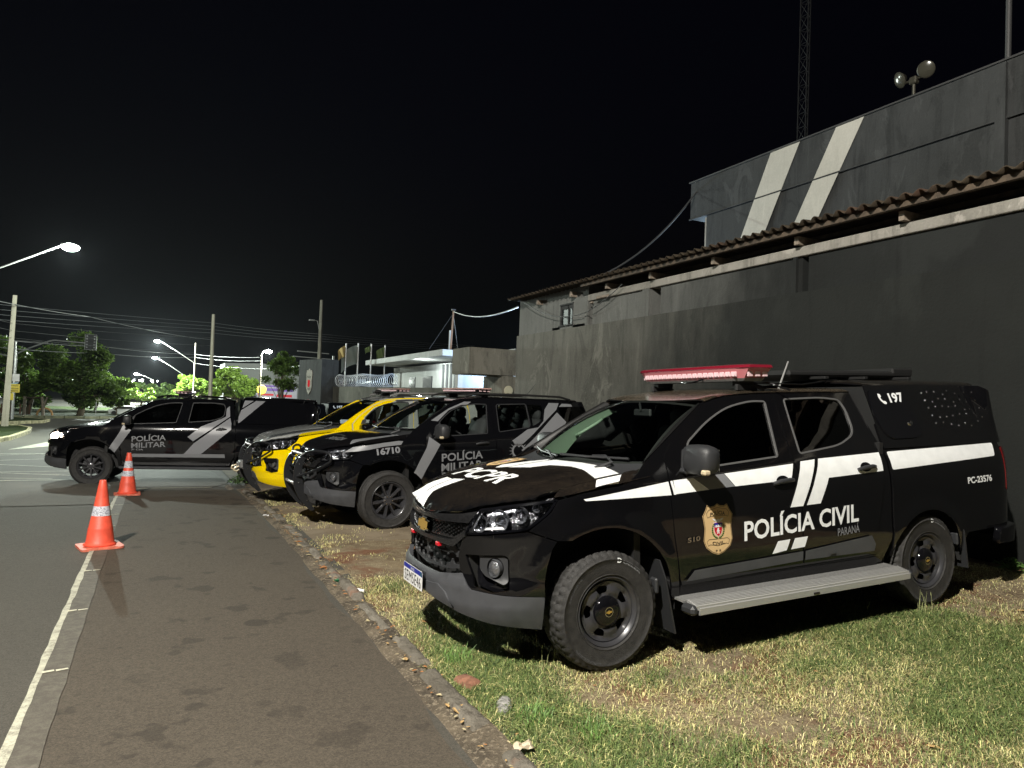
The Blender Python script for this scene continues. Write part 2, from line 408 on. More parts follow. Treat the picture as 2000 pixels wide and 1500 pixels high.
def mk_tyre(r, w_, rb, lugs, n=168):
    h = w_/2; m = MB()
    prof = [(rb-.012, -h*.6), (rb, -h*.8), (rb+.02, -h*.93), (rb+.022, -h*.955), (rb+.024, -h*.955), (rb+.026, -h*.935), ((r+rb)/2, -h*1.0), (r-.050, -h*1.0), (r-.048, -h*1.02), (r-.042, -h*1.02), (r-.040, -h*.98), (r-.018, -h*.93), (r-.006, -h*.85), (r, -h*.62), (r+.001, -h*.60), (r-.009, -h*.56), (r-.009, -h*.5), (r+.001, -h*.46), (r+.003, -h*.1), (r-.007, -h*.06)]
    prof = prof+[(a, -b) for a, b in prof[::-1]]
    V = []; F = []; k_ = len(prof)
    for k in range(n):
        q = 2*math.pi*k/n
        for i, (rr, a) in enumerate(prof):
            d = 0
            if lugs:
                j = k % 4
                if abs(a) > h*.58 and rr > r-.03 and j == (0 if a > 0 else 2): d = -.011
                if abs(a) < h*.5 and rr > r-.001 and j == (1 if (a > 0) else 3): d = -.009
            V.append(((rr+d)*math.cos(q), a, (rr+d)*math.sin(q)))
    for k in range(n):
        j = (k+1) % n
        for i in range(k_-1): F.append((k*k_+i, k*k_+i+1, j*k_+i+1, j*k_+i))
    return m.add(V, F)
def polar_holes(cnt, r0, r1, half, ph=0, rc=.012):
    H = []
    for k in range(cnt):
        a = ph+2*math.pi*k/cnt; pts = [(r0, a-half*.75), (r1, a-half), (r1+.004, a), (r1, a+half), (r0, a+half*.75), (r0-.003, a)]
        H.append(rnd([(p*math.cos(t), p*math.sin(t)) for p, t in pts], rc, 3))
    return H
def wheel(parent, loc, side, kind, steer=0, spin=0):
    """side=+1 left; +y local faces outward"""
    o = bpy.data.objects.new('wheel', None); link(o, parent); o.location = loc; o.rotation_euler = (0, R(spin), R(steer)+(0 if side > 0 else math.pi))
    if kind == 'steel': r, w_, rb = .374, .235, .212
    else: r, w_, rb = .382, .25, .232
    key = ('wh', kind)
    if key in _tc:
        for me, nm, mt in _tc[key]:
            c = bpy.data.objects.new(nm, me); link(c, o)
        return o
    made = []
    t = mk_tyre(r, w_, rb, kind == 'steel').build('tyre', M['rubber'], o, 55); made.append(t)
    h = w_/2; m = MB()
    m.lathe([(rb+.004, -h*.75), (rb-.012, -h*.7), (rb-.03, -h*.55), (rb-.035, h*.35), (rb-.018, h*.62), (rb-.006, h*.7), (rb+.006, h*.80), (rb+.010, h*.86), (rb+.004, h*.9), (rb-.004, h*.86), (rb-.014, h*.72), (rb-.026, h*.60)], 64, Matrix.Rotation(-math.pi/2, 4, 'X'))
    m.lathe([(.16, -.03), (.165, 0), (.05, .01), (.0, .01)], 24, Matrix.Rotation(-math.pi/2, 4, 'X'))
    if kind == 'steel':
        def f(uv, off=0.):
            def dep(x, z):
                rr = np.hypot(x, z); a = np.arctan2(z, x)-R(80); k = sstep(.09, .115, rr)*(1-sstep(.165, .188, rr))
                return np.interp(rr, [.06, .085, .105, .13, .165, .19], [.080, .080, .072, .076, .068, .086])+.013*k*(.5-.5*np.cos(5*a))-.007*k*np.exp(-((((a*5+np.pi) % (2*np.pi))-np.pi)/.55)**2)+.0
            x, z = uv[:, 0], uv[:, 1]; e = .002; y = dep(x, z); dx = (dep(x+e, z)-dep(x-e, z))/(2*e); dz = (dep(x, z+e)-dep(x, z-e))/(2*e)
            nn = np.stack([-dx, np.ones_like(x), -dz], 1); nn /= np.linalg.norm(nn, axis=1)[:, None]
            return np.stack([x, y+off, z], 1), nn
        c = [(.188*math.cos(i*math.pi/24), .188*math.sin(i*math.pi/24)) for i in range(48)]
        d = panel('disc', c, f, M['rim_black'], o, holes=polar_holes(5, .118, .158, R(16.5), R(80), .014), step=.011, rim=.02); made.append(d)
        m2 = MB(); m2.lathe([(.098, .068), (.096, .086), (.086, .100), (.058, .108), (.034, .111), (.033, .107), (0, .107)], 40, Matrix.Rotation(-math.pi/2, 4, 'X'))
        cp = m2.build('hub_cap', M['black_gloss'], o, 40); made.append(cp)
        fe = flatfn((0, .1105, 0), (1, 0, 0), (0, 0, 1), (0, 1, 0))
        e1 = [(.031*math.cos(i*math.pi/12), .031*math.sin(i*math.pi/12)) for i in range(24)]; e2 = [(.027*math.cos(i*math.pi/12), .027*math.sin(i*math.pi/12)) for i in range(24)]
        made.append(panel('emblem_ring', e1, fe, M['chrome'], o, holes=[e2], step=.02, rim=.003))
        bt = [(-.02, -.006), (-.006, -.006), (-.006, -.010), (.008, -.010), (.006, -.006), (.022, -.005), (.02, .006), (.006, .006), (.006, .010), (-.008, .010), (-.006, .006), (-.022, .005)]
        made.append(panel('emblem', bt, fe, M['gold'], o, step=.02, rim=.002, off=.001))
        # raised writing on the side wall
        def sf(uv, off=0.):
            a = uv[:, 0]; rr = uv[:, 1]; h_ = .235/2
            y = np.interp(rr, [.232, .293, .329, .356], [h_*.93, h_*1.0, h_*.99, h_*.93])+off
            return np.stack([rr*np.cos(a), y, rr*np.sin(a)], 1), np.tile([0, 1., 0], (len(uv), 1))
        for s_, a0, a1, r0, r1, mm in (('D', 104, 109.5, .312, .343, 'vinyl_white'), ('UELER', 112, 140, .315, .335, 'vinyl_grey'), ('DUELER', 285, 325, .312, .335, 'plastic_grey'), ('A/T', 240, 254, .315, .333, 'plastic_grey'), ('245/70R16', 20, 52, .298, .311, 'plastic_grey')):
            if s_ == 'H/T 684': continue
            made.append(lettering('tyre_lettering', s_, [(R(a0), r0), (R(a1), r0), (R(a0), r1)], sf, M[mm], o, off=.0015, bold=.03))
    else:
        ns = 10
        for k in range(ns):
            a = 2*math.pi*k/ns; c_, s_ = math.cos(a), math.sin(a); V = []
            for rr, hw, y0, y1 in ((.04, .020, .04, .082), (.12, .014, .05, .090), (rb-.012, .022, .055, .100)):
                for sgn in (-1, 1):
                    for y in (y0, y1):
                        ww = hw*(.55 if y == y1 else 1); V.append((rr*c_-sgn*ww*s_, y, rr*s_+sgn*ww*c_))
            F = []
            for q in range(2):
                b = q*4; F += [(b, b+1, b+5, b+4), (b+2, b+6, b+7, b+3), (b+1, b+3, b+7, b+5), (b, b+4, b+6, b+2)]
            m.add(V, F)
        m2 = MB(); m2.lathe([(.07, .05), (.068, .078), (.05, .088), (.03, .090), (.028, .086), (0, .086)], 24, Matrix.Rotation(-math.pi/2, 4, 'X'))
        made.append(m2.build('hub_cap', M['rim_black'], o, 40))
        nt_ = MB()
        for k in range(6): a = 2*math.pi*k/6+.2; nt_.cyl((.052*math.cos(a), .07, .052*math.sin(a)), (.052*math.cos(a), .097, .052*math.sin(a)), .0085, 6)
        made.append(nt_.build('wheel_nut', M['chrome'], o, 30))
    made.append(m.build('rim', M['rim_black'], o, 35))
    _tc[key] = [(x.data, x.name.split('.')[0], None) for x in made]
    return o
def light_bar(parent, x, z, L_, dep, hgt, kind='red', tilt=0):
    o = bpy.data.objects.new('light_bar', None); link(o, parent); o.location = (x, 0, z); o.rotation_euler = (tilt, 0, 0)
    h = L_/2; d = dep/2
    def ring(hh, dd, k): return [(-dd, hh*.86), (-dd*.75, hh), (dd*.75, hh), (dd, hh*.86), (dd, -hh*.86), (dd*.75, -hh), (-dd*.75, -hh), (-dd, -hh*.86)]
    def loft(rs):
        V = []; F = []
        for zz, hh, dd in rs: V += [(a, b, zz) for a, b in ring(hh, dd, 0)]
        for k in range(len(rs)-1):
            for i in range(8): j = (i+1) % 8; F.append((k*8+i, k*8+8+i, k*8+8+j, k*8+j))
        F += [tuple(range(8)), tuple(range(len(rs)*8-1, len(rs)*8-9, -1))]
        return V, F
    lo = MB().add(*loft([(.004, h*.88, d*.86), (hgt*.74, h*.98, d)])).build('lens', M['red_lens'] if kind == 'red' else M['lens'], o, 25)
    MB().add(*loft([(hgt*.74, h*.985, d*1.01), (hgt*.77, h, d*1.03), (hgt*.95, h*.985, d*.98), (hgt, h*.95, d*.85)])).build('cap', M['red_cap'] if kind == 'red' else M['pale_cap'], o, 25)
    MB().add(*loft([(-.012, h*.86, d*.8), (.01, h*.9, d*.88)])).build('base_plate', M['alu_dusty'] if kind == 'red' else M['plastic'], o, 25)
    m = MB()
    n = int(L_/.075)
    for sy in (-1, 1):
        for k in range(n):
            y = -h*.84+(k+.5)*(h*1.68)/n; m.box((sy*d*.925, y, hgt*.36), (.012, h*1.68/n*.8, hgt*.36), bev=.003)
            for q in (-.25, .25): m.box((sy*(d*.925+.008), y+q*h*1.68/n, hgt*.36), (.006, h*1.68/n*.22, hgt*.22))
    for sx in (-1, 1):
        for xx in (-.5, 0, .5): m.box((xx*d, sx*h*.94, hgt*.36), (.05*dep/.3, .012, hgt*.36), bev=.003)
    m.build('lamp_module', M['led'], o)
    m = MB()
    for y in (-h*.72, h*.72):
        m.box((0, y, -.03), (dep*.55, .07, .04), bev=.006); m.box((0, y*1.06, -.06), (dep*.7, .03, .05), bev=.006)
        m.tube([(-.02, y, -.02), (-.1, y*1.08, -.05), (-.16, y*1.15, -.075)], .016, 8)
    m.build('mounting_foot', M['black_matt'], o)
    return o
# ------------------------------------------------------------------ vehicle assembly
ZT = pchip([-1.56, -1.31, -1.04, -.91, -.65, -.35, -.1, .1, .3, .45], [.955, .975, 1.0, 1.035, 1.07, 1.103, 1.14, 1.165, 1.19, 1.21])
HC = pchip([-.55, -.3, 0, .3, .5, .7, .8, .88, .94], [1.27, 1.262, 1.235, 1.19, 1.145, 1.085, 1.045, .998, .95])
RZE = pchip([-3.6, -2.6, -1.7, -1.25, -.945, -.8], [1.752, 1.755, 1.752, 1.735, 1.674, 1.62])
RZC = pchip([-3.6, -2.6, -1.7, -1.3, -.97, -.8], [1.78, 1.795, 1.795, 1.765, 1.70, 1.66])
def fd(f, uv, off, e=.004):
    P = f(uv); a = f(uv+[e, 0])-f(uv-[e, 0]); b = f(uv+[0, e])-f(uv-[0, e]); n = np.cross(a, b); n /= np.maximum(np.linalg.norm(n, axis=1), 1e-9)[:, None]
    n[n[:, 2] < 0] *= -1
    return P+n*off, n
class Tops:
    def __init__(s, S):
        us = np.linspace(S.u0, .6, 260); q = S.pos(us, ZT(us)); s.q = q; o = np.argsort(q[:, 0]); s.ex, s.ey, s.ez = q[o, 0], q[o, 1], q[o, 2]
        s.S = S
    def H(s, uv):
        x, y = uv[:, 0], uv[:, 1]; ya = np.abs(y); e = np.min(np.hypot(x[:, None]-s.q[None, :, 0], ya[:, None]-s.q[None, :, 1]), 1)
        ye = np.maximum(np.interp(x, s.ex, s.ey), .05); ze = np.interp(x, s.ex, s.ez); hc = HC(x)
        ridge = .010*(sstep(.60, .53, ya-.10*(x-.2)) if False else 1-sstep(.52, .60, ya+.12*(x-.3)))
        z = hc-(hc-.045-ze)*np.clip(ya/ye, 0, 1)**2.5-.045*(1-np.sqrt(np.clip(1-(1-np.clip(e/.09, 0, 1))**2, 0, 1)))+ridge*sstep(.0, .15, e)
        return np.stack([x, y, z], 1)
    def hood(s, uv, off=0.): return fd(s.H, uv, off)
    def ROOF(s, uv):
        x, y = uv[:, 0], uv[:, 1]; ya = np.abs(y); ze = RZE(x)+s.dz(x); ye = .926-s.S.ds(ze); zc = RZC(x)+s.dz(x)
        z = zc-(zc-.02-ze)*np.clip(ya/ye, 0, 1)**2.5-.02*(1-np.sqrt(np.clip(1-(1-np.clip((ye-ya)/.06, 0, 1))**2, 0, 1)))
        return np.stack([x, y, z], 1)
    def dz(s, x): return 0
    def roof(s, uv, off=0.): return fd(s.ROOF, uv, off)
def CAN(uv):
    x, y = uv[:, 0], uv[:, 1]; ya = np.abs(y); ye = .575; e = np.minimum(ye-ya, np.minimum(-2.74-x, x+4.30)); zc = 1.872-.012*(x+3.5)**2
    z = zc-.03*np.clip(ya/ye, 0, 1)**2.5-.045*(1-np.sqrt(np.clip(1-(1-np.clip(e/.07, 0, 1))**2, 0, 1))); return np.stack([x, y, z], 1)
def wsf(uv):
    v, t = uv[:, 0], uv[:, 1]; y0 = .785*v; x0 = -.12-.27*v*v; z0 = 1.262+.018*v*v; y1 = .595*v; x1 = -.955-.05*v*v; z1 = 1.70-.036*v*v
    b = .035*4*t*(1-t); return np.stack([x0+(x1-x0)*t+b*.45, y0+(y1-y0)*t, z0+(z1-z0)*t+b*.9], 1)
def hexes(u0, u1, z0, z1, w_, h_, gap):
    H = []; r = 0; z = z0
    while z < z1:
        u = u0-(w_*.5 if r % 2 else 0)
        while u < u1+w_:
            a, b = (w_-gap)/2, (h_-gap)/2
            H.append([(u-a, z), (u-a*.6, z-b), (u+a*.6, z-b), (u+a, z), (u+a*.6, z+b), (u-a*.6, z+b)]); u += w_*.86
        z += h_*.55*2/2; r += 1
    return H
def lattice(outer, w_, h_, gap, u0):
    O = np.array(outer); H = []
    r = 0; z = O[:, 1].min()+h_*.3
    while z < O[:, 1].max():
        u = u0+(w_*.5 if r % 2 else 0)+w_*.02
        while u < O[:, 0].max():
            a, b = (w_-gap)/2, (h_-gap)/2; h = [(u-a, z), (u-a*.55, z-b), (u+a*.55, z-b), (u+a, z), (u+a*.55, z+b), (u-a*.55, z+b)]
            hh = [(max(p, u0+gap*.5), q) for p, q in h]; g_ = np.array(grow(outer, -gap*.6))
            if inpoly(np.array(hh), g_).all() and max(p for p, q in hh)-min(p for p, q in hh) > w_*.3: H.append(hh)
            u += w_*.80*2/1.0*.62
        z += h_*.52; r += 1
    return H
def grow(poly, d):
    P = np.array(poly, float); n = len(P); A = sum(P[i][0]*P[(i+1) % n][1]-P[(i+1) % n][0]*P[i][1] for i in range(n)); s = 1 if A > 0 else -1; out = []
    for i in range(n):
        a, b, c = P[i-1], P[i], P[(i+1) % n]; e1 = b-a; e2 = c-b; e1 = e1/(np.linalg.norm(e1)+1e-9); e2 = e2/(np.linalg.norm(e2)+1e-9)
        n1 = np.array([e1[1], -e1[0]])*s; n2 = np.array([e2[1], -e2[0]])*s; m = n1+n2; l = m@m/2
        out.append(tuple(b+m*(d/max(l, .3))))
    return out
def neg(P): return [(-a, b) for a, b in P]
def build_vehicle(name, label, cat, pose, kind, cfg):
    px, py, hd, sp, z0, ro = pose
    root = thing(name, label, cat, (px, py, z0), (R(ro), -R(sp), R(hd)), 'police vehicles of the row')
    rear = -4.38 if kind == 'pickup' else -3.52
    S = Shell(kind, rear); T = Tops(S); W = S.wall; u0 = S.u0; u1 = S.u1; pt = cfg['paint']; fine = cfg.get('fine', False)
    st = .05 if fine else .10; pk = kind == 'pickup'; both = ('L', 'R')
    def pn(nm, outer, mt, holes=(), fn=W, off=0., rim=.014, sides='L', step=None, par=None): return panel(nm, outer, fn, mt, par or root, holes, step or st, rim, sides, off)
    ug = u0+.004*0
    # ---- nose
    ztl = [(u, float(ZT(u))) for u in np.linspace(u0, -.35, 12)]
    lampP = rnd([(-1.008, .867), (-.547, .913), (-.40, 1.02), (-.345, 1.101), (-.62, 1.066), (-.909, 1.032)], [.02, .03, .1, .01, .2, .02], 4)
    fogP = rnd([(-.99, .75), (-.696, .765), (-.663, .744), (-.661, .557), (-.772, .537), (-.895, .571)], .015)
    bumperU = [(-1.008, .858), (-.547, .904), (-.37, .842)]+[(-.03-.52*math.cos(a_), .39+.52*math.sin(a_)) for a_ in np.linspace(R(52), R(14), 8)][0:]
    bumperU = [(-1.008, .858), (-.545, .904), (-.368, .848), (-.40, .80), (-.43, .70), (-.445, .60), (-.442, .515), (-.693, .530), (-.913, .552), (-1.012, .635), (-1.033, .655), (-1.05, .735), (-1.03, .80)]
    [panel('bumper', bumperU, W, cfg.get('nose', pt), root, [fogP], .035, .02, sd_) for sd_ in 'LR']
    low = [(u0, .600), (-1.232, .602), (-1.012, .630), (-.913, .547), (-.693, .525), (-.445, .510), (-.455, .305), (-.784, .345), (-1.009, .385), (-1.343, .455), (u0, .465)]
    pn('bumper_lip', low, cfg.get('lip', M['plastic_grey']), sides='B', off=.006, rim=.03, step=.035)
    pn('skid_plate', [(u0, .525), (-1.36, .522), (-1.215, .537), (-1.13, .50), (-1.06, .41), (-1.343, .452), (u0, .46)], M['plastic_grey'], sides='B', off=.016, rim=.012, step=.05)
    pn('grille_backing', [(u0, .965), (-.92, 1.02), (-.36, 1.09), (-.56, .86), (-.64, .50), (-1.05, .56), (u0, .56)], M['black_matt'], sides='B', off=-.11, rim=0, step=.08)
    gl = rnd([(u0, .786), (-1.133, .787), (-1.052, .735), (-1.036, .651), (-1.186, .628), (u0, .608)], [0, .02, .02, .02, .02, 0], 3)
    gu = [(u0, .920), (-1.215, .926), (-.975, .940), (-.985, .888), (-1.107, .833), (-1.343, .824), (u0, .818)]
    if fine:
        pn('grille', gl, M['plastic'], holes=lattice(gl, .112, .060, .010, u0), off=-.030, rim=.012, sides='B', step=.06)
        pn('grille', gu, M['dark_chrome'], holes=lattice(gu, .052, .022, .006, u0), off=-.02, rim=.01, sides='B', step=.06)
    else:
        pn('grille', gl, M['plastic'], holes=lattice(gl, .16, .07, .02, u0), off=-.028, rim=.02, sides='B', step=.1)
        pn('grille', gu, M['dark_chrome'], holes=lattice(gu, .12, .04, .012, u0), off=-.02, rim=.01, sides='B', step=.1)
    tb = [(u0, .950), (-1.313, .968), (-1.043, .995), (-.915, 1.018), (-.965, .945), (-1.215, .932), (u0, .926)]
    pn('grille_bar', tb, cfg.get('bar', M['dark_chrome']), sides='B', off=.008, rim=.03, step=.04)
    pn('grille_bar', [(u0, .812), (-1.343, .818), (-1.107, .827), (-.992, .882), (-.985, .862), (-1.02, .838), (-1.089, .788), (-1.342, .792), (u0, .789)], M['dark_chrome'], sides='B', off=.012, rim=.03, step=.04)
    if cfg.get('emblem', True):
        ce = S.pos(np.array(u0), np.array(.868)); fe = flatfn(ce+[.008, 0, 0], (0, -1, 0), (-.12, 0, .99), (.99, 0, .12))
        bt = [(-.09, -.026), (-.032, -.026), (-.030, -.040), (.044, -.040), (.036, -.026), (.096, -.024), (.088, .026), (.032, .026), (.030, .040), (-.044, .040), (-.036, .026), (-.096, .024)]
        eo = panel('emblem', grow(bt, .011), fe, M['chrome'], root, step=.05, rim=.03); panel('emblem_face', bt, fe, M['gold'], eo, step=.05, rim=.006, off=.006)
    # ---- head lamps and fog lamps
    for sd in both:
        k = 1 if sd == 'L' else -1
        hl = bpy.data.objects.new('headlight', None); link(hl, root)
        panel('lamp_cover', lampP, W, M['lens'], hl, step=.04, rim=0, sides=sd, off=.002)
        panel('lamp_housing', lampP, W, M['lamp_dark'], hl, step=.05, rim=0, sides=sd, off=-.075)
        panel('lamp_bezel', lampP, W, M['black_gloss'], hl, holes=[grow(lampP, -.014)], step=.05, rim=.07, sides=sd, off=-.004)
        for uu, zz, rr in ((-.74, .965, .066), (-.905, .940, .054), (-.585, 1.00, .052), (-.47, 1.045, .030)):
            c_, n_ = W(np.array([[uu, zz]]), -.045); c_ = c_[0]*[1, k, 1]
            n2 = Vector((.86, .50*k, .05)); Q = n2.to_track_quat('Z', 'Y').to_matrix().to_4x4()
            mm = MB(); mm.lathe([(0, -.04), (rr*.4, -.036), (rr*.75, -.018), (rr, .012), (rr*1.04, .014), (rr*1.02, 0), (rr*.8, -.03)], 20, Matrix.Translation(c_) @ Q)
            mm.build('reflector', M['reflector'], hl, 50)
            b = MB(); b.ball(tuple(Vector(c_)+n2*(.012 if cfg.get('lit') else -.008)), rr*(.95 if cfg.get('lit') else .42), 6); b.build('bulb', M['lamp_lit'] if cfg.get('lit') and uu < -.7 else M['lens'], hl, 80)
        stp = [(-.985, .885), (-.955, .888), (-.885, 1.015), (-.90, 1.018)]
        panel('light_guide', rnd(stp, .008), W, M['reflector'], hl, step=.04, rim=.01, sides=sd, off=-.03)
        panel('light_guide', rnd([(-.86, 1.0), (-.62, 1.035), (-.62, 1.02), (-.84, .985)], .006), W, M['reflector'], hl, step=.04, rim=.01, sides=sd, off=-.03)
        panel('light_guide', rnd([(-.86, .905), (-.70, .915), (-.72, .93), (-.84, .92)], .006), W, M['white'], hl, step=.04, rim=.01, sides=sd, off=-.03)
        fg = bpy.data.objects.new('fog_light', None); link(fg, root)
        panel('pocket', grow(fogP, .01), W, M['black_gloss'], fg, step=.05, rim=0, sides=sd, off=-.07)
        fr_o = rnd([(-.88, .745), (-.70, .755), (-.675, .74), (-.672, .60), (-.70, .585), (-.84, .63), (-.88, .67)], .015); 
        cc = [(-.765+.062*math.cos(a), .678+.066*math.sin(a)) for a in np.linspace(0, 2*math.pi, 20, endpoint=False)]
        panel('surround', fr_o, W, M['plastic'], fg, holes=[cc], step=.04, rim=.05, sides=sd, off=-.018)
        c_, _ = W(np.array([[-.765, .678]]), -.05); c_ = c_[0]*[1, k, 1]; n2 = Vector((.93, .36*k, 0)); Q = n2.to_track_quat('Z', 'Y').to_matrix().to_4x4()
        MB().lathe([(0, -.005), (.045, -.005), (.056, .0), (.058, .03), (.050, .03), (.049, .008), (0, .008)], 24, Matrix.Translation(c_) @ Q).build('fog_bowl', M['plastic_grey'], fg, 40)
        MB().lathe([(.048, .022), (.035, .032), (0, .038)], 20, Matrix.Translation(c_) @ Q).build('fog_lens', M['reflector'], fg, 60)
        # inner lip of the pocket: a grey chrome-like dish
    # ---- hood, cowl, windscreen, roof
    us = np.linspace(u0, -.18, 26); e_ = S.pos(us, ZT(us)); 
    front = [(float(a[0])-.004, float(a[1])) for a in e_ if a[1] <= .80]
    sideh = [(.30, .812), (.10, .822), (-.10, .822), (-.165, .80)]
    xr = lambda y: .015-.18*(y/.8)**2
    rearh = [(xr(y), y) for y in np.linspace(.76, 0, 8)]
    hood_o = [p for p in front]+[p for p in sideh]+rearh
    pn('hood', hood_o, cfg.get('hood', pt), fn=T.hood, sides='B', step=.05, rim=.02)
    us = np.linspace(-.375, .33, 18); e2 = S.pos(us, ZT(us)); fo = [(float(a[0]), float(a[1])) for a in e2]
    ft = fo+[(-.33, .76), (-.20, .78), (-.172, .806), (-.10, .830), (.10, .830), (.30, .820)]
    for sd in both: pn('fender_top', ft, cfg.get('fender', pt), fn=T.hood, sides=sd, rim=0, step=.05)
    def cowl(uv):
        y, t = uv[:, 0], uv[:, 1]; xa = xr(y)-.004; za = T.H(np.stack([xa, y], 1))[:, 2]-.012; v = y/.785; xb = -.12-.27*v*v; zb = 1.262+.018*v*v
        return np.stack([xa+(xb-xa)*t, y, za+(zb-za)*t-.012*np.sin(np.pi*t)], 1)
    pn('cowl', [(0, 0), (.80, 0), (.785, 1), (0, 1)], M['plastic'], fn=lambda uv, off=0.: fd(cowl, uv, off), sides='B', rim=0, step=.08)
    pn('windscreen', [(0, .0), (.985, .0), (.975, 1), (0, 1)], cfg.get('ws', M['glass_mid']), fn=lambda uv, off=0.: fd(wsf, uv, off), sides='B', rim=0, step=.08)
    ring = [(0, 0), (1, 0), (1, 1), (0, 1)]
    pn('windscreen_seal', [(0, -.004), (1.0, -.004), (1.0, 1.0), (0, 1.0), (0, .955), (.93, .955), (.955, .03), (0, .03)], M['black_matt'], fn=lambda uv, off=0.: fd(wsf, uv, off), sides='B', rim=0, step=.08, off=-.004)
    for sd in both:
        def pil(uv):
            s_, t = uv[:, 0], uv[:, 1]; U = .33+(.955-.33)*s_; Z = 1.302+(1.677-1.302)*s_; a = S.pos(U, Z, -.006); v = np.ones_like(s_); b = wsf(np.stack([v*.985, s_], 1)); k = np.clip(t, 0, 1)[:, None]
            o = a+(b-a)*k; o[:, 2] += .012*np.sin(np.pi*np.clip(t, 0, 1)); o[:, 0] += .006*np.sin(np.pi*np.clip(t, 0, 1)); return o
        pn('windscreen_pillar', [(0, 0), (1, 0), (1, 1), (0, 1)], cfg.get('pillar', M['pillar_black']), fn=lambda uv, off=0.: fd(pil, uv, off), sides=sd, rim=0, step=.15)
        def corner(uv):
            s_, t = uv[:, 0], uv[:, 1]; U = .12+.21*s_; Z = ZT(U)+(1.302-float(ZT(.33)))*s_**2; a = S.pos(U, Z, -.002); y = .80-.02*s_; b = cowl(np.stack([y, s_], 1)); return a+(b-a)*t[:, None]
        pn('fender_corner', [(0, 0), (1, 0), (1, 1), (0, 1)], cfg.get('fender', pt), fn=lambda uv, off=0.: fd(corner, uv, off), sides=sd, rim=0, step=.2)
    xrear = -2.56 if pk else -3.12
    yw = lambda x: float(.926-S.ds(RZE(x)))
    xs = np.linspace(-1.0, xrear, 16)
    rf = [(-.955-.05*(y/.6)**2, y) for y in np.linspace(0, .60, 6)]+[(x, yw(x)-.001) for x in xs]+[(xrear, 0)]
    pn('roof', rf, cfg.get('roof', pt), fn=T.roof, sides='B', step=.07, rim=.012)
    # ---- sides
    win1 = cfg['win1']; win2 = cfg['win2']
    g1 = rnd(win1, [.02, .02, .02, .3, .3, .15, .03], 4); g2 = rnd(win2, cfg.get('win2r', .05), 5)
    hr = (3.08, .335, .46) if pk else (2.845, .38, .47)
    archF = [(-.03+.52*math.cos(a), .39+.52*math.sin(a)) for a in np.linspace(R(-2), R(118), 24)]
    fender = [(-.348, 1.095)]+[(u, float(ZT(u))) for u in (-.2, -.1, 0, .1, .15)]+[(.25, 1.235), (.32, 1.295), (.40, 1.335), (.485, 1.335), (.476, 1.20), (.472, 1.087), (.496, .80), (.538, .528), (.56, .40), (.50, .385)]+archF[1:]
    fender = [p for p in fender if not (p[0] < -.25 and p[1] < .84)]+[(-.362, .852), (-.538, .912), (-.395, 1.02)]
    for sd in both:
        pn('fender', fender, cfg.get('fender', pt), sides=sd)
        if pk:
            fd_o = rnd([(.480, 1.087), (.493, 1.325), (.60, 1.43), (.90, 1.598), (1.18, 1.693), (1.45, 1.728), (1.688, 1.738), (1.628, 1.26), (1.655, 1.14), (1.655, .66), (1.672, .50), (.575, .47), (.548, .528), (.504, .80)], .012, 2)
            rd_o = rnd([(1.700, 1.738), (2.2, 1.742), (2.40, 1.730), (2.49, 1.66), (2.53, 1.45), (2.590, 1.288), (2.572, 1.13), (2.473, .703), (2.425, .50), (1.684, .50), (1.667, .66), (1.667, 1.14), (1.640, 1.26)], [.01, .2, .1, .06, .1, .05, .1, .1, .02, .02, .02, .02, .02], 3)
        else:
            fd_o = rnd([(.480, 1.087), (.493, 1.31), (.60, 1.42), (.86, 1.61), (1.10, 1.70), (1.40, 1.725), (1.60, 1.730), (1.53, 1.26), (1.555, 1.14), (1.555, .66), (1.572, .50), (.575, .47), (.548, .528), (.504, .80)], .012, 2)
            rd_o = rnd([(1.612, 1.730), (2.2, 1.738), (2.50, 1.735), (2.60, 1.62), (2.60, 1.42), (2.55, 1.15), (2.42, .93), (2.34, .75), (2.32, .50), (1.584, .50), (1.567, .66), (1.567, 1.14), (1.542, 1.26)], [.01, .2, .1, .08, .1, .1, .1, .1, .02, .02, .02, .02, .02], 3)
        glz = cfg.get('glass', M['glass_dark'])
        d1 = pn('door', fd_o, cfg.get('door', pt), holes=[g1], sides=sd); d2 = pn('door', rd_o, cfg.get('door2', pt), holes=[g2]+([rnd(cfg['win3'], [.03, .05, .06, .1, .02], 4)] if 'win3' in cfg else []), sides=sd)
        for d_, g_ in ((d1, g1), (d2, g2)):
            panel('window_glass', grow(g_, .004), W, glz, d_, step=.1, rim=0, sides=sd, off=-.010)
            panel('window_seal', grow(g_, .008), W, M['plastic'] if not fine else M['seal'], d_, holes=[grow(g_, -.004)], step=.1, rim=.012, sides=sd, off=.005)
        if 'win3' in cfg:
            g3 = rnd(cfg['win3'], [.03, .05, .06, .1, .02], 4); panel('window_glass', grow(g3, .004), W, glz, d2, step=.1, rim=0, sides=sd, off=-.010)
        sk = [(.33, 1.302), (.955, 1.677), (1.25, 1.737), (1.7, 1.753)]+([(2.56, 1.756), (2.62, 1.45), (2.645, 1.295), (2.645, .60), (2.55, .42)] if pk else [(2.75, 1.756), (2.75, 1.3), (2.68, .95), (2.60, .82), (2.36, .60), (2.36, .42)])+[(.58, .40), (.55, .60), (.50, 1.0)]
        pn('cab_frame', sk, cfg.get('frame', pt), holes=[grow(g1, .012), grow(g2, .012)]+([grow(rnd(cfg['win3'], .03, 2), .008)] if 'win3' in cfg else []), sides=sd, off=-.012, rim=.03)
        pn('sill', [(.565, .475), (2.47 if pk else 2.33, .49), (2.50 if pk else 2.34, .40), (.565, .37)], M['black_gloss'], sides=sd, off=-.008)
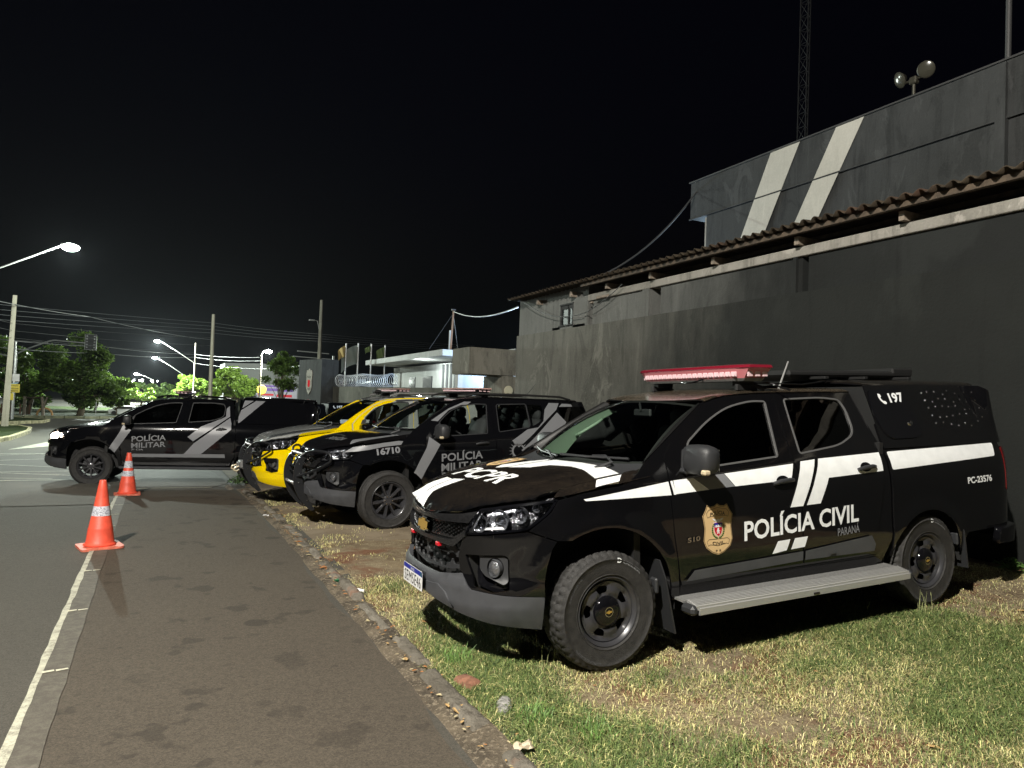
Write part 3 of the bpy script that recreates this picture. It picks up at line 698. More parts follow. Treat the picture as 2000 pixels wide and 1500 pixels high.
        if pk:
            arR = [(hr[0]+hr[2]*math.cos(a), hr[1]+hr[2]*math.sin(a)) for a in np.linspace(R(8), R(165), 28)]
            bed = [(2.655, 1.292), (2.655, .52), (2.63, .44)]+arR[::-1]+[(3.56, .50), (3.62, .565), (4.02, .575), (4.20, .58), (4.20, 1.30)]
            pn('bed_side', bed, cfg.get('bed', pt), sides=sd)
            pn('tail_light', rnd([(4.208, .88), (4.208, 1.26), (4.40, 1.26), (4.38, .88)], .03), M['tail_red'], sides=sd, off=.004)
            pn('corner_panel', [(4.206, .58), (4.206, .872), (4.42, .872), (4.42, .58)], pt, sides=sd)
            cn = [(2.665, 1.302), (4.45, 1.302), (4.45, 1.60), (4.43, 1.69), (4.37, 1.765), (4.26, 1.808), (2.765, 1.812), (2.72, 1.60)]
            pn('canopy_side', cn, cfg.get('canopy', pt), sides=sd, off=.0, rim=.02)
            if cfg.get('hatch', True):
                ht = rnd([(2.785, 1.775), (2.717, 1.568), (2.772, 1.372), (3.13, 1.376), (3.227, 1.411), (3.20, 1.785)], [.04, .1, .08, .05, .05, .03], 4)
                h_ = pn('canopy_hatch', ht, M['black_gloss'] if fine else pt, sides=sd, off=.012, rim=.014)
                c_, _ = W(np.array([[3.11, 1.49]]), .015); c_ = c_[0]*[1, 1 if sd == 'L' else -1, 1]; MB().ball(c_, .022, 6, (1.6, .5, 1)).build('hatch_lock', M['chrome'], h_, 60)
        else:
            arR = [(hr[0]+hr[2]*math.cos(a), hr[1]+hr[2]*math.sin(a)) for a in np.linspace(R(0), R(160), 26)]
            q = [(2.62, 1.752), (2.612, 1.42), (2.56, 1.15), (2.43, .93), (2.352, .75), (2.335, .50)]+arR[::-1]+[(3.45, .40), (3.75, .40), (3.75, 1.752)]
            cw = rnd([(2.74, 1.66), (2.80, 1.38), (3.15, 1.42), (3.32, 1.50), (3.32, 1.68)], .04)
            pn('quarter_panel', q, cfg.get('quarter', pt), holes=[cw], sides=sd); panel('cargo_window', grow(cw, .004), W, M['glass_dark'], root, step=.1, rim=0, sides=sd, off=-.008)
            pn('tail_light', rnd([(3.755, .95), (3.755, 1.25), (3.95, 1.25), (3.95, .95)], .03), M['tail_red'], sides=sd, off=.004)
    if pk:
        pn('tailgate', [(4.426, .60), (4.426, 1.298), (u1, 1.298), (u1, .60)], pt, sides='B'); pn('bumper', [(3.98, .44), (3.98, .57), (u1, .59), (u1, .42)], M['black_gloss'], sides='B', off=.06, rim=.06)
        pn('canopy_door', [(4.455, 1.302), (4.455, 1.62), (4.56, 1.76), (4.72, 1.81), (u1, 1.82), (u1, 1.302)], M['black_gloss'], sides='B', rim=.02)
        co = rnd([(-2.745, 0), (-2.745, .574), (-4.295, .574), (-4.295, 0)], [0, .05, .08, 0], 5)
        pn('canopy_roof', co, cfg.get('canopy', pt), fn=lambda uv, off=0.: fd(CAN, uv, off), sides='B', step=.08)
        pn('cab_wall', [(-.82, 1.28), (.82, 1.28), (.64, 1.74), (-.64, 1.74)], M['black_matt'], fn=flatfn((-2.60, 0, 0), (0, 1, 0), (0, 0, 1), (-1, 0, 0)), rim=0, step=.2)
        pn('canopy_wall', [(-.82, 1.28), (.82, 1.28), (.62, 1.80), (-.62, 1.80)], M['black_matt'], fn=flatfn((-2.70, 0, 0), (0, 1, 0), (0, 0, 1), (1, 0, 0)), rim=0, step=.2)
    else:
        pn('tailgate', [(3.755, .50), (3.755, .94), (3.96, .945), (3.96, 1.26), (3.755, 1.26), (3.755, 1.752), (u1, 1.752), (u1, .50)], pt, sides='B')
        pn('window_glass', [(4.0, 1.35), (4.0, 1.66), (u1, 1.68), (u1, 1.35)], M['glass_dark'], sides='B', off=.004, rim=0)
    # ---- underbody, wheels, wheel housings
    m = MB(); xb = -4.15 if pk else -3.3
    m.box((xb/2+.35, 0, .43), (-xb+.5, 1.1, .2)); m.box((.35, 0, .70), (.9, 1.08, .45)); m.box((-1.5, 0, .46), (2.0, 1.72, .08)); 
    if pk: m.box((-3.45, 0, .75), (1.5, 1.06, .45)); m.box((-2.62, 0, .9), (.04, 1.7, .9))
    else: m.box((-2.9, 0, .75), (1.0, 1.06, .3))
    m.box((-.25, 0, .85), (.05, 1.7, .75))
    m.build('underbody', M['black_matt'], root)
    wx = [(0, .52), (-3.096 if pk else -2.845, hr[2])]
    m = MB()
    for x_, r_ in wx:
        for k in (1, -1):
            P = []
            for a in np.linspace(-8, 188, 20):
                c_, s_ = math.cos(R(a)), math.sin(R(a)); r2 = r_+.035; P.append((x_+.02+r2*c_, .39+r2*s_*.98))
            n = len(P); V = [(a, k*min(.895, float(np.interp(-a, S.L, S.c[:, 1]))-.05), b) for a, b in P]+[(a, k*.52, b) for a, b in P]+[(x_, k*.52, .39)]
            F = [(i, i+1, n+i+1, n+i) for i in range(n-1)]+[(n+i, n+i+1, 2*n) for i in range(n-1)]; MB().add(V, F).build('wheel_housing', M['black_matt'], root)
    yw_ = .905-.1175 if pk else .905-.125
    rr = .374 if pk else .382
    for x_, _ in wx:
        for k in (1, -1): wheel(root, (x_, k*yw_, rr), k, cfg['wheel'], steer=cfg.get('steer', 0) if x_ == 0 else 0, spin=cfg.get('spin', 12)*(1 if x_ == 0 else 2.3)*k)
    for k in (1, -1):
        for x_, z1_, z2_, dx in (((-.40, .66, .165, -.12), (-3.52, .68, .26, -.10)) if cfg.get('flaps', True) else ()):
            m = MB(); poly = [(.66, 0), (.90, 0), (.925, .25), (.905, 1), (.70, 1), (.64, .6)]
            m.prism([(a, b) for a, b in poly], lambda a, b, t: (x_+dx*b+t, k*a, z1_+(z2_-z1_)*b), 0, .012)
            fl = m.build('mud_flap', M['plastic'], root)
            m = MB(); m.box((x_+.02, k*.86, z1_-.17), (.03, .07, .10), bev=.01); m.build('flap_bracket', M['plastic'], fl)
    # ---- mirrors, door handles
    for k in (1, -1):
        mr = bpy.data.objects.new('mirror', None); link(mr, root)
        cx, cy, cz = cfg.get('mirror', (-.63, 1.035, 1.315))
        m = MB()
        secs = [(-.115, .055, .075), (-.105, .085, .105), (-.06, .10, .115), (.04, .10, .115), (.10, .088, .10), (.122, .06, .07)]
        V = []; F = []; n = 14
        for yy, a_, b_ in secs:
            for i in range(n):
                t = 2*math.pi*i/n; c_, s_ = math.cos(t), math.sin(t); ex = 2/3.2
                xx = a_*math.copysign(abs(c_)**ex, c_)*.75; zz = b_*math.copysign(abs(s_)**ex, s_)*.85
                V.append((cx+xx-.03*(yy+.1), cy*k+yy*k, cz+zz))
        for s_ in range(len(secs)-1):
            for i in range(n): j = (i+1) % n; F.append((s_*n+i, s_*n+j, s_*n+n+j, s_*n+n+i))
        F += [tuple(range(n)), tuple(range(len(secs)*n-1, len(secs)*n-n-1, -1))]
        m.add(V, F); m.build('mirror_housing', cfg.get('mirror_mat', M['plastic']), mr, 50)
        m = MB(); m.box((cx+.01, k*(cy-.155), cz-.085), (.07, .13, .035), bev=.012); m.build('mirror_arm', M['plastic'], mr)
        m = MB(); m.box((cx+.045, k*(cy+.098), cz-.075), (.055, .045, .035), bev=.01); m.build('turn_signal', M['amber'], mr)
        m = MB(); m.box((cx-.078, k*cy, cz), (.006, .18, .14), bev=.002); m.build('mirror_glass', M['chrome'], mr)
        sp_ = rnd([(.60, 1.235), (.70, 1.25), (.735, 1.40), (.66, 1.37)], .01)
        pn('mirror_base', sp_, M['plastic'], sides='L' if k > 0 else 'R', off=.012)
        for hx, hz in (cfg.get('handles', [(1.48, 1.115), (2.37, 1.17)])):
            sd = 'L' if k > 0 else 'R'; e = [(hx+.062*math.cos(a), hz+.004+.036*math.sin(a)) for a in np.linspace(0, 2*math.pi, 18, endpoint=False)]
            h_ = panel('handle_recess', e, W, M['black_gloss'], root, step=.04, rim=0, sides=sd, off=.006)
            c1, _ = W(np.array([[hx-.10, hz-.012], [hx-.05, hz+.001], [hx+.05, hz+.008], [hx+.10, hz+.004]]), .03); c1 = c1*[1, k, 1]; c1[0] -= [0, k*.018, 0]; c1[-1] -= [0, k*.018, 0]
            MB().tube(c1, [.013, .017, .017, .013], 8).build('door_handle', M['plastic'], h_, 50)
    # ---- interior
    m = MB(); m.box((-.50, 0, 1.16), (.50, 1.44, .09), bev=.03); m.box((-.72, 0, 1.0), (.16, 1.44, .3), bev=.03); m.build('dashboard', M['seat'], root)
    m = MB(); ringP = [(-.86+.03*math.cos(a)*0-.07*math.sin(a), .37+.185*math.cos(a), 1.08+.17*math.sin(a)) for a in np.linspace(0, 2*math.pi, 20, endpoint=False)]
    m.tube(ringP, .016, 6, closed=True); m.cyl((-.80, .37, 1.04), (-.70, .37, 1.0), .04); m.box((-.86, .37, 1.08), (.03, .33, .04)); m.build('steering_wheel', M['seat'], root)
    for sx, ys in ((-1.25, (.37, -.37)), (-2.12, (.45, 0, -.45))):
        for sy in ys:
            se = bpy.data.objects.new('seat', None); link(se, root)
            m = MB(); m.box((sx+.05, sy, .88), (.48, .44 if sx > -2 else .42, .16), bev=.05); m.build('cushion', M['seat'], se, 50)
            m = MB(); m.box((0, 0, 0), (.14, .44 if sx > -2 else .42, .60), bev=.05, M=Matrix.Translation((sx-.26, sy, 1.18)) @ Matrix.Rotation(R(-14), 4, 'Y')); m.build('seat_back', M['seat'], se, 50)
            m = MB(); m.box((sx-.36, sy, 1.53), (.10, .25, .17), bev=.04); m.cyl((sx-.35, sy+.05, 1.40), (sx-.36, sy+.05, 1.50), .008); m.cyl((sx-.35, sy-.05, 1.40), (sx-.36, sy-.05, 1.50), .008); m.build('headrest', M['seat'], se, 50)
    pn('headliner', [(-1.02, 0), (-1.02, .56), (xrear+.05, .60), (xrear+.05, 0)], M['trim_dark'], fn=lambda uv, off=0.: T.roof(uv, -.05), sides='B', rim=0, step=.2)
    for k, sd in ((1, 'L'), (-1, 'R')):
        def ptrim(uv):
            s_, t = uv[:, 0], uv[:, 1]; v = .965-.02*t; q = wsf(np.stack([v, s_], 1)); q[:, 0] -= .03+.17*t*(.55+.9*(1-s_)**2); q[:, 2] -= .02+.03*t; return q
        gs, gt = np.meshgrid(np.linspace(.0, .92, 14), np.linspace(0, 1, 8), indexing='ij'); Q = ptrim(np.stack([gs.ravel(), gt.ravel()], 1))*[1, k, 1]
        F_ = [(i*8+j, (i+1)*8+j, (i+1)*8+j+1, i*8+j+1) for i in range(13) for j in range(7)]; pt_ = mk('pillar_trim', Q, F_ if k > 0 else [f[::-1] for f in F_], M['trim'], root, True)
        a = wsf(np.array([[.94, .36], [.86, .42], [.85, .62], [.93, .70]])); a[:, 1] *= k; a[:, 0] -= .14; a[:, 2] -= .05
        MB().tube(catmull(a, 5), .014, 8).build('grab_handle', M['trim'], pt_, 60)
    m = MB(); m.box((-.93, .0, 1.60), (.03, .22, .06), bev=.01); m.cyl((-.91, 0, 1.62), (-.90, 0, 1.68), .01); m.build('rear_view_mirror', M['plastic'], root)
    # wipers
    for y_, y2 in ((.62, .05), (.02, -.60)):
        a = wsf(np.array([[y_/.72, .03], [(y_+y2)/2/.75, .045], [y2/.76, .05]])); a[:, 0] += .02; a[:, 2] += .016
        wp = MB().tube([a[0], a[1], a[2]], .009, 6).build('wiper', M['plastic'], root)
        mid = (a[0]+a[2])/2; b0 = np.array([-.085-.12*(y_-.1)**2, y_-.06, 1.243]); MB().tube([b0, b0*.5+a[0]*.5+[0, 0, .01], a[0]*.4+mid*.6+[.012, 0, .012], mid+[.004, 0, .006]], [.014, .011, .008, .007], 6).build('wiper_arm', M['plastic'], wp)
    return root, S, T, W
M['lamp_dark'] = mat('lamp_dark', (.07, .07, .075), .15, .8, bump=.6, bscale=50)
M['pillar_black'] = mat('pillar_black', (.006, .006, .006), .45, spec=.2)
M['seal'] = mat('seal', (.085, .085, .085), .35)
M['roof_dusty'] = paint('roof_dusty', (.004, .004, .004), 2.6, .12, (.16, .12, .075))
M['trim_dark'] = mat('trim_dark', (.08, .085, .08), .8)
M['lamp_lit'] = mat('lamp_lit', (1, .9, .7), .3, emit=(1, .80, .58), es=70)

# windows measured on the doors
WIN1P = [(.655, 1.236), (1.011, 1.243), (1.50, 1.290), (1.582, 1.686), (1.44, 1.688), (1.197, 1.649), (.961, 1.55), (.735, 1.42)]
WIN1P = [(.665, 1.236), (1.50, 1.290), (1.582, 1.686), (1.44, 1.690), (1.19, 1.650), (.955, 1.55), (.725, 1.41)]
WIN2P = [(1.732, 1.302), (2.185, 1.349), (2.403, 1.433), (2.417, 1.614), (2.386, 1.693), (2.184, 1.712), (1.787, 1.701)]
WIN1S = [(.665, 1.220), (1.433, 1.267), (1.505, 1.668), (1.33, 1.672), (1.10, 1.640), (.90, 1.56), (.722, 1.41)]
WIN2S = [(1.63, 1.288), (2.174, 1.360), (2.176, 1.692), (1.67, 1.672)]
WIN3S = [(2.197, 1.690), (2.457, 1.682), (2.462, 1.617), (2.395, 1.45), (2.205, 1.368)]
M['chrome_dim'] = mat('chrome_dim', (.3, .3, .3), .2, 1); M['bar_black'] = mat('bar_black', (.012, .013, .015), .35)
M['pane'] = mat('pane', (.012, .016, .018), .45); M['sign_yellow'] = mat('sign_yellow', (.72, .55, .05), .5); M['shop_wall'] = mat('shop_wall', (.13, .135, .13), .8); M['banner'] = mat('banner', (.32, .31, .36), .6); M['purple'] = mat('purple', (.16, .08, .35), .6)
L1W = 2900
# ------------------------------------------------------------------ ground
_g = pchip([8, 10, 12.5, 17, 25, 40, 60], [0, -.02, -.06, -.22, -.34, -.40, -.40])
def gy(Y): return _g(np.asarray(Y, float))
def vn(X, Y, s, seed=0):
    """smooth value noise, numpy"""
    r = np.random.default_rng(seed).random((64, 64)); x = np.asarray(X)*s+13.7; y = np.asarray(Y)*s+5.3; i = np.floor(x).astype(int); j = np.floor(y).astype(int); fx = x-i; fy = y-j
    fx = fx*fx*(3-2*fx); fy = fy*fy*(3-2*fy); g_ = lambda a, b: r[a % 64, b % 64]
    return (g_(i, j)*(1-fx)+g_(i+1, j)*fx)*(1-fy)+(g_(i, j+1)*(1-fx)+g_(i+1, j+1)*fx)*fy
def vergez(X, Y):
    X = np.asarray(X, float); Y = np.asarray(Y, float); s = .0445+(.012-.0445)*sstep(6, 9, Y); z = s*(X-2.63); z = np.where(z < .004, .004+.25*np.maximum(z-.004, -.02), z)
    bank = .014*vn(X, Y, 1.6, 3)+.012*vn(X, Y, 5, 4)+.006*vn(X, Y, 14, 5)-.016
    for wx_, wy_ in ((2.63, 3.9), (5.72, 3.9), (2.63, 5.5), (5.72, 5.5)): bank = bank*(1-np.exp(-((X-wx_)**2+(Y-wy_)**2)/.06))
    return z+bank*sstep(1.45, 1.75, X)*np.where(Y < 9, 1, .4)+gy(Y)
def sheet(name, xs, ys, fz, mt, kind='structure'):
    xs = np.array(xs); ys = np.array(ys); X, Y = np.meshgrid(xs, ys, indexing='ij'); Z = fz(X, Y); n, m = X.shape
    V = np.stack([X.ravel(), Y.ravel(), Z.ravel()], 1); F = [(i*m+j, (i+1)*m+j, (i+1)*m+j+1, i*m+j+1) for i in range(n-1) for j in range(m-1)]
    return tag(mk(name, V, F, mt, None, True), kind=kind)
def flat(name, poly, z0, mt, step=.5, fz=None, kind=None, parent=None):
    f = lambda uv, off=0.: (np.stack([uv[:, 0], uv[:, 1], (fz or (lambda x, y: gy(y)))(uv[:, 0], uv[:, 1])+z0], 1), np.tile([0, 0, 1.], (len(uv), 1)))
    o = panel(name, poly, f, mt, parent, step=step, rim=0)
    if kind: tag(o, kind=kind)
    return o
ym = np.concatenate([np.arange(-12, 8, 2), np.arange(8, 45, .5), np.arange(45, 62, 1.5), [70, 90, 120, 160, 220, 300]])
# asphalt
def asphalt(name, c1, c2, stain, sp=.5):
    m, g = new(name, .82, .35); v = g.vec(); fine = g.noise(v, 210, 3, .7); mid = g.noise(v, 22, 5); big = g.noise(v, .8, 5, .6)
    base = g.mix(g.ramp(big, .3, .7), c1, c2); base = g.mix(g.math('MULTIPLY', g.ramp(fine, .40, .72), .75), base, tuple(min(1, q*1.9) for q in c2)); base = g.mix(g.math('MULTIPLY', g.ramp(mid, .55, .40), .25), base, tuple(q*.6 for q in c1))
    fl = g.ramp(g.vor(v, 34), .05, .02); base = g.mix(g.math('MULTIPLY', fl, sp), base, (.34, .31, .26)); gr_ = g.noise(v, 75, 3, .85); base = g.mix(g.math('MULTIPLY', g.ramp(gr_, .52, .66), .5), base, tuple(min(1, q*2.1) for q in c2)); base = g.mix(g.math('MULTIPLY', g.ramp(gr_, .46, .36), .5), base, tuple(q*.4 for q in c1))
    if stain:
        st = g.ramp(g.noise(g.vec((1, 1, 1), loc=(3.1, 0, 0)), 2.9, 4, .5), .60, .635); st2 = g.ramp(g.noise(g.vec((1, 1, 1), loc=(9, 4, 0)), 5, 2, .4), .68, .71); mask = g.ramp(g.noise(v, .45, 2), .34, .50)
        st = g.math('MULTIPLY', g.math('MAXIMUM', st, st2), mask); base = g.mix(g.math('MULTIPLY', st, .45), base, tuple(q*.35 for q in c1))
        dr = g.ramp(g.vor(g.vec((1, 1, 1)), 1.05), .10, .085); base = g.mix(g.math('MULTIPLY', dr, .5), base, tuple(q*.30 for q in c1))
    g.col(base); g.bump(g.math('ADD', fine, g.math('MULTIPLY', mid, .5)), .55, .006); return m
M['asphalt_brown'] = asphalt('asphalt_brown', (.052, .042, .031), (.064, .053, .039), True)
M['asphalt_grey'] = asphalt('asphalt_grey', (.048, .043, .035), (.062, .057, .046), False, .3)
M['asphalt_pale'] = asphalt('asphalt_pale', (.070, .066, .054), (.088, .083, .069), False, .3)
sheet('ground', [-2500, -200, -60, 60, 200, 2500], [-300, -30, 0, 30, 60, 200, 600, 2800], lambda X, Y: -.62+0*X, mat('far_earth', (.05, .045, .035), .9))
edge = lambda Y: 1.37+.03*np.sin(Y*1.7)+.018*np.sin(Y*5.1)+.02*(vn(0*Y, Y, 3, 8)-.5)
sheet('road', [4, 12, 30, 60], [33.5, 40, 50, 62, 90, 160, 300], lambda X, Y: gy(Y)-.01, M['asphalt_grey'])
sheet('road', [-60, -30, -15, -8, -5, -2.5, -.5, .5, 1.7, 4], [t for t in ym if t >= 16], lambda X, Y: gy(Y)-.03*(X > 1.6), M['asphalt_grey'])
sheet('road', [-60, -30, -15, -8, -5, -2.5, -.5, .5, 1.7], [t for t in ym if t <= 16], lambda X, Y: gy(Y), M['asphalt_grey'])
ys_ = np.arange(-6, 12.1, .25); curve = [(1.37, 12.3), (1.35, 13.0), (1.30, 13.8), (1.18, 14.5), (1.0, 14.95), (.75, 15.1), (.3, 15.15), (-.55, 15.15)]
flat('service_lane', [(-.55, -6)]+[(float(edge(np.array(y))), y) for y in ys_]+curve, .004, M['asphalt_brown'], .9, kind='structure')
flat('crossing_asphalt', [(-30, 12.0), (-.55, 12.4), (-.42, 15.15), (1.0, 15.1), (1.4, 16.2), (1.3, 19), (-.5, 30), (-4.9, 44), (-30, 44)], .008, M['asphalt_pale'], .6, kind='structure')
def marking(name, c, wear=.5, base=(.075, .07, .062), sc=14):
    m, g = new(name, .75); v = g.vec(); f = g.ramp(g.math('ADD', g.math('MULTIPLY', g.noise(v, sc, 6, .75), .7), g.math('MULTIPLY', g.noise(v, 160, 3), .3)), wear-.10, wear+.10); g.col(g.mix(f, base, c)); g.bump(g.noise(v, 160, 3), .4, .005); return m
M['line_edge'] = marking('line_edge', (.50, .49, .38), .45, (.15, .14, .11)); M['line_mid'] = marking('line_mid', (.13, .118, .09), .54, (.072, .061, .047)); M['line_faint'] = marking('line_faint', (.34, .33, .27), .50)
M['mark_cream'] = marking('mark_cream', (.60, .58, .44), .40); M['mark_worn'] = marking('mark_worn', (.58, .58, .46), .46, (.11, .105, .09), 9)
ly = np.arange(-4, 15.2, .5)
def ribbon(name, xa, xb, z, mt, y0=-4, y1=15.1, wob=.006, seed=1):
    ys = np.arange(y0, y1, .12); r = np.random.default_rng(seed); a = xa+wob*(vn(0*ys, ys, 6, seed)-.5)*2; b = xb+wob*(vn(0*ys, ys, 5, seed+9)-.5)*2
    return flat(name, [(float(x), float(y)) for x, y in zip(a, ys)]+[(float(x), float(y)) for x, y in zip(b[::-1], ys[::-1])], z, mt, .5)
ln = tag(ribbon('lane_line', -.545, -.395, .0085, M['line_mid']), 'worn white edge line painted along the road left of the cones', 'road marking'); 
e1 = ribbon('line_rim', -.565, -.522, .0105, M['line_edge'], wob=.008, seed=4); e1.parent = ln
for y in (4.94, 6.24, 7.57, 8.9, 10.1, 11.15, 12.2, 13.3): t_ = flat('tick_mark', [(-.53, y), (-.47, y+.02), (-.475, y+.045), (-.53, y+.035)], .0125, M['mark_cream'], .5); t_.parent = ln; t_ = flat('tick_mark', [(-.46, y+.01), (-.40, y+.03), (-.405, y+.05), (-.465, y+.04)], .0125, M['mark_cream'], .5); t_.parent = ln
def bar(name, a, b, w_, mt, z=.0125):
    a = np.array(a, float); b = np.array(b, float); d = (b-a)/np.linalg.norm(b-a); n = np.array([-d[1], d[0]])*w_/2; return flat(name, [tuple(a-n), tuple(b-n), tuple(b+n), tuple(a+n)], z, mt, .5)
yb = thing('box_marking', 'worn yellow-white criss-cross keep-clear box painted on the junction', 'road marking', (0, 0, 0))
for a, b, w_ in (((-9, 17.1), (-1.2, 17.35), .16), ((-9, 18.6), (-1.4, 19.7), .11), ((-9, 22.6), (-1.6, 18.4), .11), ((-9, 25.4), (-1.8, 20.6), .11), ((-9, 20.2), (-2.2, 24.0), .11), ((-9, 25.6), (-2.2, 25.8), .14), ((-9, 19.9), (-1.9, 17.6), .10), ((-9, 22.4), (-2.4, 26), .11)): bar('painted_bar', a, b, w_, M['mark_worn']).parent = yb
tag(bar('stop_line', (-.3, 15.10), (1.0, 15.05), .06, M['mark_cream'], .011), 'thin pale line where the brown asphalt ends beyond the far cone', 'road marking')
tag(flat('arrow_marking', [(-4.2, 27.5), (-3.2, 29.5), (-2.9, 33), (-3.5, 33), (-3.9, 30)], .0125, M['mark_worn'], 1), 'worn painted chevron on the far road beside the grass island', 'road marking')
# verge
def verge_mat():
    m, g = new('verge_earth', .95, .2); v = g.vec(); s = g.sep(); n1 = g.noise(v, 1.3, 6, .65); n2 = g.noise(v, 9, 6, .7); n3 = g.noise(v, 60, 4, .7); n4 = g.noise(g.vec((1, .35, 1)), 130, 3, .7)
    c = g.mix(g.ramp(n1, .38, .62), (.15, .11, .07), (.24, .185, .115)); c = g.mix(g.math('MULTIPLY', g.ramp(n2, .45, .7), .8), c, (.34, .29, .18)); c = g.mix(g.math('MULTIPLY', g.ramp(n3, .5, .62), .35), c, (.085, .066, .045)); c = g.mix(g.math('MULTIPLY', g.ramp(n4, .55, .72), .6), c, (.50, .43, .27))
    red = g.ramp(g.noise(g.vec(loc=(5, 2, 0)), 1.7, 4), .50, .60); c = g.mix(g.math('MULTIPLY', red, .7), c, (.17, .065, .035))
    g.col(c); g.bump(g.math('ADD', n3, g.math('MULTIPLY', n2, 1.2)), .9, .02); return m
M['verge'] = verge_mat()
def slab_mat():
    m, g = new('packed_earth', .93, .25); v = g.vec(); n1 = g.noise(v, .9, 6, .6); n2 = g.noise(g.vec((.5, 1, 1)), 7, 6, .7); n3 = g.noise(v, 70, 4)
    c = g.mix(g.ramp(n1, .4, .62), (.17, .135, .09), (.27, .22, .15)); c = g.mix(g.math('MULTIPLY', g.ramp(n2, .5, .7), .6), c, (.11, .08, .05)); c = g.mix(g.math('MULTIPLY', g.ramp(n3, .5, .7), .4), c, (.30, .25, .18)); g.col(c); g.bump(n2, .5, .02); return m
M['packed'] = slab_mat()
xs1 = np.concatenate([np.arange(1.53, 7.2, .07), [7.4, 7.8, 8.4, 9.5]]); ys1 = np.arange(-2, 8.4, .07)
sheet('verge', xs1, ys1, vergez, M['verge'])
sheet('parking_ground', np.concatenate([np.arange(1.53, 8, .25), [8.4, 9.5, 12]]), np.concatenate([np.arange(8.33, 16.6, .25), [18, 22, 27, 34]]), lambda X, Y: vergez(X, Y), M['packed'])
# gutter of grit between the asphalt and the kerb
gm, g = new('grit', .95, .2); v = g.vec(); a_ = g.noise(v, 40, 5, .7); b_ = g.noise(v, 4, 5); c_ = g.mix(g.ramp(b_, .4, .6), (.075, .062, .046), (.16, .13, .092)); c_ = g.mix(g.math('MULTIPLY', g.ramp(a_, .52, .62), .9), c_, (.30, .25, .18)); c_ = g.mix(g.math('MULTIPLY', g.ramp(g.vor(v, 30), .12, .05), .45), c_, (.22, .12, .05)); g.col(c_); g.bump(a_, 1, .03)
sheet('gutter', np.arange(1.30, 1.60, .03), np.arange(-2, 14.6, .09), lambda X, Y: gy(Y)+.0055+(.030*vn(X, Y, 9, 2)+.012*vn(X, Y, 25, 6))*sstep(1.40, 1.5, X)-.03*(1-sstep(1.34, 1.44, X+.04*vn(0*X, Y, 3, 8))), gm)
km, g = new('kerb_stone', .9, .25); v = g.vec(); a_ = g.noise(v, 14, 6, .7); c_ = g.mix(g.ramp(g.noise(v, 3, 5), .35, .65), (.13, .115, .09), (.26, .235, .19)); c_ = g.mix(g.math('MULTIPLY', g.ramp(a_, .5, .66), .7), c_, (.07, .058, .045)); c_ = g.mix(g.math('MULTIPLY', g.ramp(g.noise(g.vec(loc=(8, 0, 0)), 1.6, 4), .60, .68), .7), c_, (.30, .12, .06)); w1 = g.ramp(g.noise(g.vec(loc=(2, 7, 0)), 2.2, 6, .8), .64, .70); c_ = g.mix(w1, c_, (.50, .49, .46)); g.col(c_); g.bump(g.noise(v, 30, 6, .7), 1, .03)
V = []; F = []; y = -1.5; rk = random.Random(5)
while y < 14.6:
    L_ = rk.uniform(.45, .95); gap = rk.uniform(.02, .10) if rk.random() < .75 else rk.uniform(.15, .35); h = rk.uniform(.025, .065); x0 = 1.475+rk.uniform(-.02, .03); w_ = rk.uniform(.11, .15); x0 -= max(0, (y-11.8))**2*.03
    nx, ny = 7, max(6, int(L_/.06)); o = len(V)
    for i in range(nx):
        for j in range(ny):
            s_ = i/(nx-1); t = j/(ny-1); X = x0+s_*w_; Y = y+t*L_+.03*math.sin(i*1.3+y)*(1 if j in (0, ny-1) else 0); ed = min(s_, 1-s_)*w_; et = min(t, 1-t)*L_; r_ = min(1, ed/.025)*min(1, et/.04)
            z = float(gy(Y))+.004+h*math.sqrt(max(0, r_))+.014*(rk.random()-.5)*r_; V.append((X+.006*(rk.random()-.5), Y, z-.02*(1-r_)))
    F += [(o+i*ny+j, o+(i+1)*ny+j, o+(i+1)*ny+j+1, o+i*ny+j+1) for i in range(nx-1) for j in range(ny-1)]; y += L_+gap
tag(mk('kerb', V, F, km, None, True), kind='structure')
